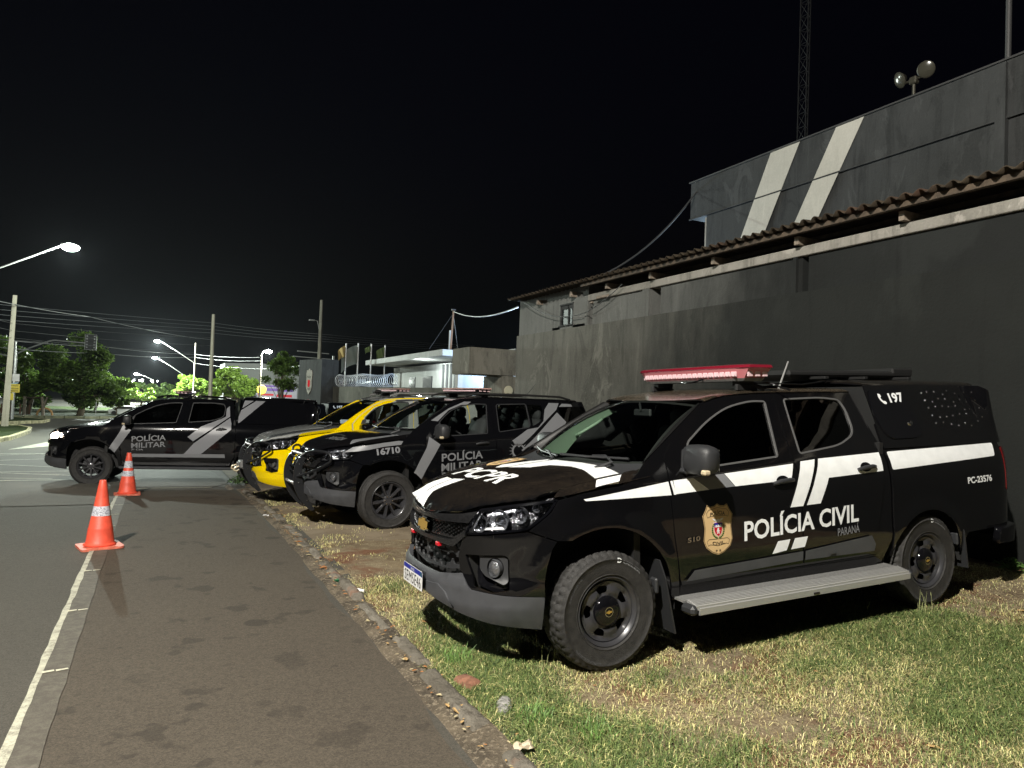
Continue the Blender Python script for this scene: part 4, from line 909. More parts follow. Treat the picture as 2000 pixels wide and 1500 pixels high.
# ------------------------------------------------------------------ grass
def blades(name, n, area, dens_f, hgt, wid, tint_f, lean=.6, seed=1, mt=None):
    r = np.random.default_rng(seed); X = r.uniform(area[0], area[1], n); Y = r.uniform(area[2], area[3], n); k = r.random(n) < dens_f(X, Y); X, Y = X[k], Y[k]; n = len(X); Z = vergez(X, Y)
    a = r.uniform(0, 2*np.pi, n); H = hgt(X, Y)*r.uniform(.45, 1.35, n); wd = wid*r.uniform(.6, 1.4, n); ln_ = r.uniform(.2, 1.0, n)*lean; tx = np.cos(a+np.pi/2+r.normal(0, .4, n)); ty = np.sin(a+np.pi/2+r.normal(0, .4, n)); cx, cy = np.cos(a)*wd/2, np.sin(a)*wd/2
    mx, my, mz = X+tx*H*ln_*.35, Y+ty*H*ln_*.35, Z+H*.6; ex, ey, ez = X+tx*H*ln_*1.1, Y+ty*H*ln_*1.1, Z+H*np.maximum(1.05-.45*ln_, .12)
    V = np.stack([np.stack([X-cx, Y-cy, Z-.005], 1), np.stack([X+cx, Y+cy, Z-.005], 1), np.stack([mx+cx*.8, my+cy*.8, mz], 1), np.stack([mx-cx*.8, my-cy*.8, mz], 1), np.stack([ex, ey, ez], 1)], 1).reshape(-1, 3)
    me = bpy.data.meshes.new(name); b = np.arange(n)*5
    me.vertices.add(n*5); me.vertices.foreach_set('co', V.ravel()); li = np.stack([b, b+1, b+2, b+3, b+3, b+2, b+4], 1).ravel(); me.loops.add(len(li)); me.loops.foreach_set('vertex_index', li)
    me.polygons.add(n*2); st = np.stack([np.arange(n)*7, np.arange(n)*7+4], 1).ravel(); me.polygons.foreach_set('loop_start', st); me.polygons.foreach_set('loop_total', np.tile([4, 3], n))
    T_ = tint_f(X, Y, r); T_ = np.repeat(T_, 5, 0); ca = me.color_attributes.new('tint', 'FLOAT_COLOR', 'POINT'); ca.data.foreach_set('color', np.concatenate([T_, np.ones((len(T_), 1))], 1).ravel())
    me.materials.append(mt); me.update(); me.validate(); o = link(bpy.data.objects.new(name, me)); return tag(o, kind='stuff')
bm_, g = new('grass_blade', .6, .3); at_ = g.n('ShaderNodeAttribute', attribute_name='tint'); g.L.new(at_.outputs['Color'], g.b.inputs['Base Color']); g.b.inputs['Subsurface Weight'].default_value = 0
def blob(X, Y, cx, cy, rx, ry): return np.exp(-(((X-cx)/rx)**2+((Y-cy)/ry)**2))
def green_f(X, Y):
    a = 1.15*blob(X, Y, 5.1, 3.2, .95, .75)+1.0*blob(X, Y, 4.6, 3.95, .8, .42)+.9*blob(X, Y, 4.1, 2.3, .75, .45)+1.3*blob(X, Y, 1.95, 3.6, .36, 1.4)+.8*blob(X, Y, 2.2, 5.1, .4, .75)+.6*blob(X, Y, 2.9, 3.6, .35, .22)+.5*blob(X, Y, 1.9, 6.3, .3, .5)+.6*blob(X, Y, 2.6, 2.7, .7, .4)+.5*blob(X, Y, 3.6, 3.3, .6, .3)+.8*blob(X, Y, 5.4, 2.4, .6, .6)
    return np.clip(a*(.55+.9*vn(X, Y, 3.2, 21)), 0, 1)
def bare_f(X, Y):
    return np.clip(blob(X, Y, 6.7, 3.7, 1.15, .62)+.7*blob(X, Y, 2.36, 3.5, .20, .14)+1.1*blob(X, Y, 3.35, 3.62, .42, .16)+.75*blob(X, Y, 3.0, 2.8, .35, .22)+.9*blob(X, Y, 3.0, 6.8, 1.5, .5)+.6*blob(X, Y, 2.1, 7.6, 1.0, .8)+.35*(vn(X, Y, 1.9, 33) > .62), 0, 1)
def tint(X, Y, r):
    gf = green_f(X, Y); n = len(X); k = r.random(n) < np.clip(gf*.95+.12, 0, .88); u = r.random((n, 1)); dry = np.array([.58, .52, .24])*(.5+u)+r.normal(0, .02, (n, 3)); v2 = r.random((n, 1)); grn = np.array([.055, .105, .035])*(1-v2)+np.array([.22, .27, .085])*v2; grn = grn*(.7+.6*r.random((n, 1)))
    return np.clip(np.where(k[:, None], grn, dry), .01, .8)
inv = lambda X, Y: (X > 1.72)
blades('grass', 430000, (1.56, 7.6, 1.6, 6.6), lambda X, Y: np.clip((.30+.85*green_f(X, Y))*(1-.93*bare_f(X, Y))*(.5+vn(X, Y, 7, 12))*(.5+.5*(Y < 4.6)), 0, 1), lambda X, Y: .016+.034*green_f(X, Y)+.016*vn(X, Y, 4, 5), .0034, tint, 2.4, 11, bm_)
blades('thatch', 260000, (1.54, 7.6, 1.6, 6.8), lambda X, Y: np.clip((.55-.4*green_f(X, Y))*(1-.8*bare_f(X, Y))*(.4+1.2*vn(X, Y, 9, 44)), 0, 1), lambda X, Y: .010+0*X, .0045, lambda X, Y, r: np.clip(np.array([.74, .64, .36])*r.uniform(.3, 1.15, (len(X), 1)), 0, .8), 3.4, 12, bm_)
blades('verge_grass', 70000, (1.54, 4.6, 6.2, 14.2), lambda X, Y: np.clip(1.3*sstep(.42, .85, vn(X, Y, 2.6, 17)*.6+vn(X, Y, 9, 18)*.4)*(.12+.88*blob(X, Y, 1.75, 8, .40, 8)), 0, 1), lambda X, Y: .014+.02*vn(X, Y, 3, 6), .0045, tint, 1.0, 13, bm_)
# taller seeding stalks
def tuft(name, label, x, y, n, h, spread, col_, seed, wid=.006, cat='grass tuft', group=None, lean=.35):
    r = random.Random(seed); m = MB(); z = float(vergez(x, y))
    for i in range(n):
        a = r.uniform(0, 6.28); l = r.uniform(.1, 1)*lean; hh = h*r.uniform(.5, 1.15); bx, by = x+r.uniform(-1, 1)*spread, y+r.uniform(-1, 1)*spread
        m.tube([(bx, by, z-.01), (bx+math.cos(a)*l*hh*.3, by+math.sin(a)*l*hh*.3, z+hh*.55), (bx+math.cos(a)*l*hh, by+math.sin(a)*l*hh, z+hh)], [wid*.35, wid*.25, wid*.08], 3, False)
        if i % 3 == 0: m.tube([(bx+math.cos(a)*l*hh*.85, by+math.sin(a)*l*hh*.85, z+hh*.86), (bx+math.cos(a)*l*hh, by+math.sin(a)*l*hh, z+hh)], [wid*.5, wid*.15], 4, False)
    return tag(m.build(name, col_), label, cat, group)
M['stalk'] = mat('stalk', (.30, .32, .14), .7, var=.3, vscale=60); M['stalk_green'] = mat('stalk_green', (.12, .22, .05), .6, var=.4, vscale=60)
for i, (x, y, n, h, s_, l_) in enumerate([(2.18, 4.45, 12, .22, .12, 'tall seeding grass tuft under the bumper of the nearest pickup'), (2.36, 4.12, 12, .20, .10, 'thin seeding stalks in front of the nearest front tyre'), (1.98, 4.75, 10, .15, .12, 'short seeding grass left of the number plate'), (2.50, 3.98, 7, .14, .06, 'few grass stalks touching the nearest front tyre'), (5.55, 3.72, 9, .17, .06, 'seeding grass in front of the rear tyre of the nearest pickup'), (5.0, 4.05, 14, .15, .22, 'row of seeding grass along the shadow of the running board')]): tuft('grass_tuft', l_, x, y, n, h, s_, M['stalk'], 40+i)
for i, (x, y, l_) in enumerate([(1.85, 3.35, 'dense green tuft beside the white-painted kerb stone'), (2.05, 3.1, 'pale green tuft right of the white-painted kerb stone'), (1.78, 4.3, 'green tuft by the kerb below the grey bumper')]): tuft('grass_tuft', l_, x, y, 60, .09, .09, M['stalk_green'], 60+i, .010, lean=.7)
# dry leaves, grit and litter
m = MB(); r = random.Random(9)
for i in range(420):
    if i < 260: x, y = 1.44+abs(r.gauss(0, .10)), r.uniform(2.4, 11); z = float(gy(y))+.035
    else: x, y = r.uniform(1.7, 6.5), r.uniform(2.2, 7); z = float(vergez(x, y))+.012
    s_ = r.uniform(.008, .022)*(2.0 if r.random() < .12 else 1); a = r.uniform(0, 6.28); t = r.uniform(-.5, .5); c_, q = math.cos(a), math.sin(a); m.m = r.choice([0, 0, 1, 2])
    P = [(-1, 0, 0), (-.3, .42, .1), (.5, .35, .12), (1, 0, .3*t), (.5, -.35, .1), (-.3, -.42, .08)]; m.add([(x+s_*(p[0]*c_-p[1]*q), y+s_*(p[0]*q+p[1]*c_), z+s_*(p[2]+abs(p[1])*t)) for p in P], [(0, 1, 2, 3), (0, 3, 4, 5)])
tag(m.build('leaf_litter', [mat('leaf_tan', (.42, .27, .11), .8), mat('leaf_orange', (.38, .16, .05), .8), mat('leaf_straw', (.45, .38, .22), .8)]), kind='stuff')
def scrap(name, label, x, y, s_, mt, seed, cat='litter'):
    r = random.Random(seed); z = float(max(gy(y)+.035, 0 if x < 1.75 else vergez(x, y)+.01)); V = []; n = 5
    for i in range(n):
        for j in range(n): V.append((x+s_*(i/(n-1)-.5)*1.3+r.uniform(-.1, .1)*s_, y+s_*(j/(n-1)-.5)+r.uniform(-.1, .1)*s_, z+s_*r.uniform(0, .45)))
    F = [(i*n+j, (i+1)*n+j, (i+1)*n+j+1, i*n+j+1) for i in range(n-1) for j in range(n-1)]; return tag(mk(name, V, F, mt), label, cat)
scrap('wrapper', 'crumpled green wrapper in the gutter by the kerb', 1.52, 6.45, .06, mat('wrap_green', (.02, .16, .07), .4), 1)
scrap('paper_scrap', 'crumpled white paper in the gutter beside the green wrapper', 1.58, 6.02, .07, M['white'], 2)
scrap('paper_scrap', 'torn pale cardboard piece in the gutter, nearest to the camera', 1.63, 3.05, .07, mat('card', (.50, .42, .30), .8), 3)
scrap('paper_scrap', 'tiny white scrap at the edge of the brown asphalt far along the kerb', 1.40, 10.4, .06, M['white'], 4)
tag(MB().box((1.70, 3.92, .02), (.11, .16, .07), .3, bev=.02).build('brick', mat('brick_red', (.22, .10, .06), .9, bump=.8, bscale=40, var=.3, vscale=20), None, 60), 'broken orange brick end lying in the kerb line', 'brick')
m = MB()
for k in range(3): m.ball((1.74+.03*(k % 3), 3.52+.05*k, .02), .035+.01*(k % 2), 5, (1, 1.3, .7))
tag(m.build('white_stone', mat('limewash', (.30, .29, .27), .9, bump=1, bscale=60, var=.25, vscale=30), None, 70), 'lumpy white-limed kerb stone half sunk in the grass', 'stone')
# weeds at the foot of the wall and by the kerb end
def weed(name, label, x, y, s_, n, seed, zf, mt, cat='plant'):
    r = random.Random(seed); m = MB()
    for i in range(n):
        a = r.uniform(0, 6.28); rr = r.uniform(.05, 1)*s_; h = r.uniform(.1, 1)*s_*.8*(1.2-rr/s_*.7); cx, cy, cz = x+rr*math.cos(a), y+rr*math.sin(a), zf+h; l = s_*.16; b = r.uniform(0, 6.28)
        d1 = Vector((math.cos(b), math.sin(b), r.uniform(-.4, .6))).normalized()*l; d2 = Vector((-math.sin(b), math.cos(b), r.uniform(-.3, .3))).normalized()*l*.55; c_ = Vector((cx, cy, cz))
        m.add([c_-d1, c_+d2, c_+d1, c_-d2], [(0, 1, 2, 3)])
    for i in range(8): a = i*.8; m.tube([(x, y, zf), (x+.6*s_*math.cos(a), y+.6*s_*math.sin(a), zf+.5*s_)], s_*.02, 4)
    return tag(m.build(name, mt), label, cat)
M['leaf_green'] = mat('leaf_green', (.085, .17, .035), .5, var=.45, vscale=9)
weed('weed', 'low leafy weed growing at the foot of the dark wall behind the pickup', 7.6, 4.22, .16, 130, 1, .22, M['leaf_green'])
weed('weed', 'small dark weed clump at the foot of the wall at the right edge', 7.62, 3.95, .12, 90, 2, .22, M['leaf_green'])
weed('weed', 'leafy weed clump at the end of the kerb below the leaving pickup', 1.55, 15.9, .22, 200, 3, -.18, M['leaf_green'])
# ------------------------------------------------------------------ the shed wall on the right
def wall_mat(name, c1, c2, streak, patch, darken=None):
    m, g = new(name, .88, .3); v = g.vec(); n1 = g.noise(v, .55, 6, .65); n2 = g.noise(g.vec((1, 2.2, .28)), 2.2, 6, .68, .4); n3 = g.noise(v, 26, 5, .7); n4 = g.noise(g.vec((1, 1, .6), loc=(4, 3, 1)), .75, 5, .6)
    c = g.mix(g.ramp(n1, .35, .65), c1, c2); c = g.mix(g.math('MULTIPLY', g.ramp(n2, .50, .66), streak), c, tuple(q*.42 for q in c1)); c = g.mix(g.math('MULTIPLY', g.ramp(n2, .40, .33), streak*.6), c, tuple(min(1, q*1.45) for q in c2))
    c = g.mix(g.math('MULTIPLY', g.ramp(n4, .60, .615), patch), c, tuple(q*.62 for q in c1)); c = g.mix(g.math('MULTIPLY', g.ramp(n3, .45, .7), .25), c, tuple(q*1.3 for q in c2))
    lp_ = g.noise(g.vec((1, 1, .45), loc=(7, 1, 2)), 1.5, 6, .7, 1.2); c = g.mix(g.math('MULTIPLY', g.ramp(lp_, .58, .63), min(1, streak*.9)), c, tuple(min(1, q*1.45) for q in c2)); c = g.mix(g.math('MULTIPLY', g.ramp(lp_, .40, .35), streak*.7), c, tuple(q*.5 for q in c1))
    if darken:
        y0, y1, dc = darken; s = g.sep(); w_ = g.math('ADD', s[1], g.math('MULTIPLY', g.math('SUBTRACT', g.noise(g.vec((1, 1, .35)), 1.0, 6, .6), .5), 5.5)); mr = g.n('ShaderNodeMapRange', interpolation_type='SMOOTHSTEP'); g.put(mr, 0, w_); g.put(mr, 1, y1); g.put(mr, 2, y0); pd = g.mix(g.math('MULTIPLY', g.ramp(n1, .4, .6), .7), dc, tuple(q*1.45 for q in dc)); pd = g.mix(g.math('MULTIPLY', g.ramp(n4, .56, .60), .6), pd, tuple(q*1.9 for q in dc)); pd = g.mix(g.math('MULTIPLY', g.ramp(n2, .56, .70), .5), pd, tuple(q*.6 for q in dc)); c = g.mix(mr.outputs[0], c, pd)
    g.col(c); g.bump(g.math('ADD', n3, n1), .5, .012); return m
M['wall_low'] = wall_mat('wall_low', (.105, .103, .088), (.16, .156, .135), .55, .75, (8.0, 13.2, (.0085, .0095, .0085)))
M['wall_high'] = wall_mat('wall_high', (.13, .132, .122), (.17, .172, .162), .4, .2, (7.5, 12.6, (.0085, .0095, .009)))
M['concrete_pale'] = wall_mat('concrete_pale', (.20, .19, .165), (.29, .275, .245), .6, .3)
M['concrete'] = wall_mat('concrete', (.13, .12, .095), (.18, .17, .14), .8, .2)
M['charcoal_wall'] = wall_mat('charcoal_wall', (.030, .032, .032), (.046, .048, .048), .6, .5)
M['timber'] = mat('timber', (.060, .043, .028), .85, bump=.6, bscale=30, var=.4, vscale=8)
M['timber_pale'] = mat('timber_pale', (.22, .18, .14), .85, bump=.4, bscale=30, var=.25, vscale=14)
def tile_mat():
    m, g = new('roof_sheet', .92, .2); v = g.vec(); n = g.noise(v, 3.5, 6, .7); c = g.mix(g.ramp(n, .35, .65), (.026, .020, .014), (.058, .045, .030)); c = g.mix(g.math('MULTIPLY', g.ramp(g.noise(v, 26, 4), .5, .7), .6), c, (.035, .028, .02)); c = g.mix(g.math('MULTIPLY', g.ramp(g.noise(g.vec(loc=(1, 8, 0)), .9, 3), .55, .65), .5), c, (.09, .045, .03)); g.col(c); g.bump(n, .7, .02); return m
M['tile'] = tile_mat()
Y0W, Y1W = -3.0, 15.78
shed = thing('building', 'long shed of stained concrete and charcoal paint with corrugated roof edge', 'building', (7.8, 6, 0))
def part(m, name, mt, par, deg=None):
    o = m.build(name, mt, None, deg); o.parent = par; o.matrix_parent_inverse = Matrix.Translation(par.location).inverted(); return o
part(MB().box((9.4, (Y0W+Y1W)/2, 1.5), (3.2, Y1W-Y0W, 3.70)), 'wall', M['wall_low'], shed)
m = MB(); X1 = 7.84
m.box((9.4, (14.05+15.74)/2, 3.78), (3.12, 15.74-14.05, .86)); m.box((9.4, 13.38, 3.35+.03), (3.12, 1.40, .06)); 
m.box((9.4, (13.75+14.06)/2, 3.78), (3.12, .31, .86)); m.box((9.4, (12.60+13.20)/2, 3.78), (3.12, .60, .86)); m.box((9.4, 13.475, 4.04), (3.12, .55, .34)); m.box((9.9, 13.475, 3.6), (2.0, .55, .6))
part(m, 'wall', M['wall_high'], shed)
m = MB()
for a, b in ((10.50, 12.46), (7.12, 10.24), (Y0W, 7.02)): m.box((9.42, (a+b)/2, 3.60), (3.12, b-a, .50))
m.box((9.6, 4.8, 3.6), (3.0, 15.5, .49))
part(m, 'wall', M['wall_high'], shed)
for y, w_ in ((12.62, .10), (10.62, .20), (7.22, .06)): part(MB().box((7.835, y, 3.60), (.05, w_, .50)), 'pier', M['wall_high'], shed)
part(MB().box((8.0, (Y0W+12.58)/2, 3.915), (.38, 12.58-Y0W, .13), bev=.008), 'beam', M['concrete_pale'], shed)
wf = part(MB().box((7.85, 13.475, 3.885), (.05, .56, .03)).box((7.85, 13.475, 3.425), (.08, .60, .03)).box((7.86, 13.73, 3.65), (.05, .04, .46)).box((7.86, 13.215, 3.65), (.05, .04, .46)).box((7.865, 13.42, 3.65), (.03, .035, .44)).box((7.865, 13.475, 3.83), (.03, .50, .09)), 'window', M['charcoal_wall'], shed)
w2 = part(MB().box((7.875, 13.475, 3.63), (.008, .50, .42)), 'pane', M['pane'], shed); w2.parent = wf; w2.matrix_parent_inverse = Matrix()
# rafters and purlin under the sheets
for y in (11.75, 10.36, 8.75, 7.10, 5.55, 4.05, 2.5, 13.1, 14.6): part(MB().box((8.50, y, 4.045), (1.6, .07, .11)), 'rafter', M['timber_pale'], shed)
part(MB().box((7.60, (Y0W+12.5)/2, 4.135), (.07, 12.5-Y0W, .065)).box((8.2, 6.5, 4.15), (.07, 17.5, .06)), 'purlin', M['timber'], shed)
ny = 1150; ys = np.linspace(Y0W, 15.66, ny); xsr = [7.46, 7.62, 7.9, 8.6, 9.4, 10.4]; V = []; F = []
rr_ = np.random.default_rng(3); per = .178
jit = .022*(rr_.random(60)-.5)
for X in xsr:
    for y in ys:
        sh = int((y+4)//1.0); ph = (y % per)/per; z = 4.205+.052*(X-7.46)+.027*math.cos(2*math.pi*ph)+jit[sh % 60]*.5
        V.append((X+(jit[sh % 60] if X < 7.6 else 0)+(.012*math.sin(ph*6.28+sh) if X < 7.5 else 0), y, z))
nx = len(xsr); n0 = len(V); V += [(a, b, c-.012) for a, b, c in V]
for i in range(nx-1):
    for j in range(ny-1): F.append((i*ny+j, (i+1)*ny+j, (i+1)*ny+j+1, i*ny+j+1)); F.append((n0+i*ny+j, n0+i*ny+j+1, n0+(i+1)*ny+j+1, n0+(i+1)*ny+j))
F += [(j, j+1, n0+j+1, n0+j) for j in range(ny-1)]; F += [(i*ny+ny-1, (i+1)*ny+ny-1, n0+(i+1)*ny+ny-1, n0+i*ny+ny-1) for i in range(nx-1)]
rf_ = mk('roof', V, F, M['tile'], shed, True); rf_.matrix_parent_inverse = Matrix.Translation(shed.location).inverted()
V = []; F = []
ys = np.linspace(Y0W, 12.6, 980)
for k, X in enumerate((7.80, 7.80)):
    for y in ys: V.append((X+.01, y, (4.10+.052*.34+.027*math.cos(2*math.pi*((y % per)/per))) if k else 3.975))
n = len(ys)
# tall strip light tucked under the beam, cable
tag(MB().box((7.76, 11.95, 3.86), (.05, .42, .05), bev=.01).box((7.79, 12.4, 3.80), (.03, .1, .03)).build('wall_lamp', M['timber_pale']), 'short unlit batten lamp fixed to the pale beam of the shed', 'lamp')
def cable(label, P, r=.012, mt='cable', n=10, sag=0, name='cable', group=None):
    P = [np.array(p, float) for p in P]; Q = []
    for a, b in zip(P[:-1], P[1:]):
        for i in range(n): t = i/n; q = a+(b-a)*t; q[2] -= sag*4*t*(1-t); Q.append(q)
    Q.append(P[-1]); return tag(MB().tube(Q, r, 5).build(name, M[mt], None, 80), label, 'cable', group)
M['cable'] = mat('cable', (.05, .05, .05), .5); M['cable_pale'] = mat('cable_pale', (.07, .072, .075), .5)
cable('thin cable drooping along the shed wall below the roof and across its window', catmull([(7.70, 15.27, 4.12), (7.70, 14.55, 3.84), (7.70, 13.75, 3.64), (7.70, 13.16, 3.585), (7.70, 12.54, 3.59), (7.70, 11.89, 3.74), (7.70, 11.21, 4.0)], 4), .009, n=1)
cable('silvery cable rising from the shed roof to the tall building', [(7.75, 12.6, 4.25), (12.0, 14.3, 7.25)], .022, 'cable_pale', 16, .35)
# ------------------------------------------------------------------ tall building behind the shed
tall = thing('building', 'tall charcoal building with two slanted cream stripes behind the shed roof', 'building', (12, 8, 0))
part(MB().box((16, 5.95, 5.0), (8, 15.9, 3.12)), 'wall', M['charcoal_wall'], tall)
part(MB().box((15.98, 6.24, 7.02), (8.04, 16.46, .92)), 'parapet', M['charcoal_wall'], tall)
part(MB().box((15.98, 6.24, 7.495), (8.12, 16.54, .03)), 'coping', M['cable'], tall)
part(MB().box((11.95, 6.9, 5.6), (.10, .16, 3.7)).box((11.955, 8.2, 6.55), (.03, 12.6, .03)), 'pilaster', M['charcoal_wall'], tall)
part(MB().box((12.6, 13.93, 5.3), (1.2, .05, 2.4)), 'corner_trim', M['concrete_pale'], tall)
M['cream'] = wall_mat('cream', (.42, .41, .36), (.49, .475, .42), .15, .08)
f12 = flatfn((11.96, 0, 0), (0, 1, 0), (0, 0, 1), (-1, 0, 0))
for t0, t1, b0, b1 in ((11.80, 10.99, 12.62, 11.87), (10.08, 9.44, 11.05, 10.42)):
    k = (4.9-5.8)/(7.5-5.8)
    ext = lambda t, b: b+(b-t)*.0
    P = [(t1, 7.475), (t0, 7.475), (t0+(b0-t0)*1.55, 4.9), (t1+(b1-t1)*1.55, 4.9)]; mid = lambda p, q: tuple((np.array(p)+np.array(q))/2)
    o = panel('painted_stripe', P, lambda uv, off=0.: (np.stack([np.full(len(uv), 11.95), uv[:, 0], uv[:, 1]], 1), np.tile([-1., 0, 0], (len(uv), 1))), M['cream'], None, step=.4, rim=0); o.parent = tall; o.matrix_parent_inverse = Matrix.Translation(tall.location).inverted()
fl = thing('floodlight', 'unlit twin round floodlights on a short post on the tall building parapet', 'floodlight', (12.2, 8.6, 7.5))
M['dull_metal'] = mat('dull_metal', (.07, .066, .05), .45, .5); M['dull_glass'] = mat('dull_glass', (.055, .053, .04), .2)
MB().cyl((0, 0, 0), (0, 0, .36), .03).box((0, 0, .40), (.12, .14, .14), bev=.02).cyl((0, -.2, .42), (0, .2, .42), .025).build('post', M['dull_metal'], fl)
for k in (1, -1):
    Q = Vector((-.85, k*.35, -.45)).to_track_quat('Z', 'Y').to_matrix().to_4x4()
    h_ = MB().lathe([(0, -.07), (.06, -.065), (.11, -.01), (.14, .04), (.15, .05), (.135, .06)], 20, Matrix.Translation((0, k*.24, .52)) @ Q).build('lamp_head', M['dull_metal'], fl, 50)
    MB().lathe([(.135, .055), (.08, .075), (0, .08)], 20, Matrix.Translation((0, k*.24, .52)) @ Q).build('lamp_glass', M['dull_glass'], h_, 60)
M['mast_dark'] = mat('mast_dark', (.007, .007, .007), .6)
mast = thing('radio_mast', 'tall dark lattice radio mast rising behind the tall building roof', 'mast', (16, 14.6, 7))
m = MB(); tri = [(.16*math.cos(a), .16*math.sin(a)) for a in (0, 2.094, 4.189)]
for a, b in tri: m.cyl((a, b, 0), (a, b, 16), .018, 6)
for i in range(40):
    z = i*.4
    for k in range(3): p, q = tri[k], tri[(k+1) % 3]; m.cyl((p[0], p[1], z), (q[0], q[1], z+.4), .007, 4); m.cyl((p[0], p[1], z), (q[0], q[1], z), .007, 4)
m.build('lattice', M['mast_dark'], mast)
tag(MB().cyl((12.15, 6.93, 7.3), (12.15, 6.93, 13), .045, 8).build('pipe_mast', M['cable'], None, 60), 'plain dark pole on the tall building near the right edge', 'pole')
# ------------------------------------------------------------------ concrete lintel and police yard
gate = thing('gatehouse', 'small bare concrete gate lintel and pier beside the shed corner', 'wall', (7.7, 17, 0))
part(MB().box((7.75, 17.6, 2.77), (1.34, 1.2, .68)), 'lintel', M['concrete'], gate); part(MB().box((8.4, 17.6, 1.1), (.75, 1.2, 2.64)), 'pier', M['concrete'], gate); part(MB().box((8.6, 17.6, 3.13), (.5, 1.3, .03)), 'metal_cap', M['alu_dusty'], gate)
M['pale_wall'] = wall_mat('pale_wall', (.42, .43, .42), (.50, .51, .50), .3, .1); M['stripe_grey'] = mat('stripe_grey', (.12, .125, .13), .8); M['yard_wall'] = wall_mat('yard_wall', (.095, .095, .08), (.13, .13, .11), .6, .1)
st_ = thing('police_station', 'low pale police station with a flat canopy and grey vertical stripes', 'building', (9, 28, 0))
part(MB().box((10.7, 28.8, 3.41), (3.8, 10.4, .22), bev=.01), 'canopy', M['pale_wall'], st_); part(MB().box((11.3, 28.6, 1.4), (2.6, 9.4, 3.6)), 'wall', M['pale_wall'], st_)
m = MB()
for i in range(6): m.box((9.99, 24.5+i*.42, 2.2), (.03, .18, 1.9))
part(m, 'painted_stripe', M['stripe_grey'], st_)
m = part(MB().box((9.985, 28.4, 2.35), (.04, 1.1, .75)).box((9.985, 30.4, 2.35), (.04, .8, .75)), 'window', M['pane'], st_)
part(MB().cyl((9.9, 23.9, 3.0), (9.6, 23.6, 3.12), .03).box((9.5, 23.5, 3.1), (.25, .1, .1)), 'wall_bracket', M['cable'], st_)
tag(MB().box((8.78, 20.1, 2.33), (1.62, .22, .44), bev=.01).build('parapet_wall', M['pale_wall']), 'bright bluish white parapet block glowing above the black SUV', 'wall')
d_ = np.array([2.75, -10.0]); L_ = np.linalg.norm(d_); d_ /= L_; ang = math.atan2(d_[1], d_[0])
yw_ = thing('yard_wall', 'low grey yard wall running behind the parked cars under the razor wire', 'wall', (6.95, 25.2, -.4)); yw_.rotation_euler = (0, 0, ang)
MB().box((0, 0, 1.25), (10.4, .18, 2.54)).build('wall', M['yard_wall'], yw_)
tw = thing('gate_tower', 'dark grey gate pylon carrying a pale shield sign', 'gate pylon', (5.31, 29.0, -.4)); tw.rotation_euler = (0, 0, math.atan2(-2, .5))
MB().box((0, .35, 1.78), (2.06, .7, 3.56)).build('pylon', M['charcoal_wall'], tw)
sg = [(0, .5), (.10, .42), (.22, .44), (.27, .30), (.24, 0), (.26, -.2), (.15, -.40), (0, -.52)]; sg = sg+[(-a, b) for a, b in sg[1:-1][::-1]]
ft_ = flatfn((0, -.03, 2.70), (1, 0, 0), (0, 0, 1), (0, -1, 0)); so_ = panel('shield_sign', sg, ft_, M['concrete_pale'], tw, step=.3, rim=.03)
panel('sign_mark', [(-.10, .05), (.10, .05), (.10, -.18), (0, -.25), (-.10, -.18)], ft_, M['red'], so_, step=.3, rim=0, off=.003)
lettering('sign_lettering', 'POLÍCIA', [(-.17, .14), (.17, .14), (-.17, .22)], ft_, M['ink'], so_, off=.003); lettering('sign_lettering', 'CIVIL', [(-.13, -.34), (.13, -.34), (-.13, -.27)], ft_, M['ink'], so_, off=.003)
tag(MB().cyl((5.95, 29.2, .8), (5.95, 29.2, 2.85), .085, 10).build('light_post', M['concrete_pale'], None, 60), 'pale round post in the dark gap beside the gate pylon', 'post')
m = MB(); P = []; p0 = np.array([6.2, 28.7]); 
for i in range(34*16):
    t = i/(34*16); a = i/16*2*math.pi; c = p0+d_*(t*4.35); q = .23*(1+.12*math.sin(i*.37)); P.append((c[0]-d_[1]*q*math.cos(a), c[1]+d_[0]*q*math.cos(a), 2.36+q*math.sin(a)))
m.tube(P, .009, 4); tag(m.build('razor_wire', M['alu'], None), 'coil of razor wire on top of the yard wall', 'razor wire')
def pole(name, label, x, y, z0, z1, r0, r1, mt, lean=(0, 0), cat='pole', square=True, group=None):
    m = MB(); m.tube([(0, 0, 0), (lean[0], lean[1], z1-z0)], [r0, r1], 6 if square else 10); o = m.build(name, mt, None, 30); o.location = (x, y, z0); return tag(o, label, cat, group)
M['pole_conc'] = wall_mat('pole_conc', (.30, .27, .21), (.38, .35, .28), .3, .1)
pole('utility_pole', 'tapered concrete utility pole on the grass island at the left edge', -6.57, 41.8, -.4, 6.06, .17, .10, M['pole_conc'], (.12, 0))
pole('utility_pole', 'tallest bare concrete pole rising behind the leaving pickup', 2.68, 45, -.4, 6.26, .13, .085, M['pole_conc'], (-.05, 0))
u3 = pole('utility_pole', 'grey concrete pole with cross arms behind the gate pylon', 7.8, 40, -.4, 7.02, .13, .08, M['concrete'], (-.03, 0))
m = MB(); m.cyl((-1.2, 0, 4.55), (.5, 0, 4.5), .03); m.cyl((-1.4, 0, 4.25), (.6, 0, 4.2), .03); m.cyl((-.9, 0, 4.0), (.9, 0, 3.9), .03); m.box((.75, 0, 4.1), (.10, .1, .6)); o = m.build('cross_arm', M['alu_dusty'], u3); MB().tube([(-.1, 0, 5.8), (-.2, 0, 6.25), (-.42, 0, 6.3)], .02, 6).box((-.5, 0, 6.28), (.3, .14, .07), bev=.02).build('lamp_arm', M['alu_dusty'], u3)
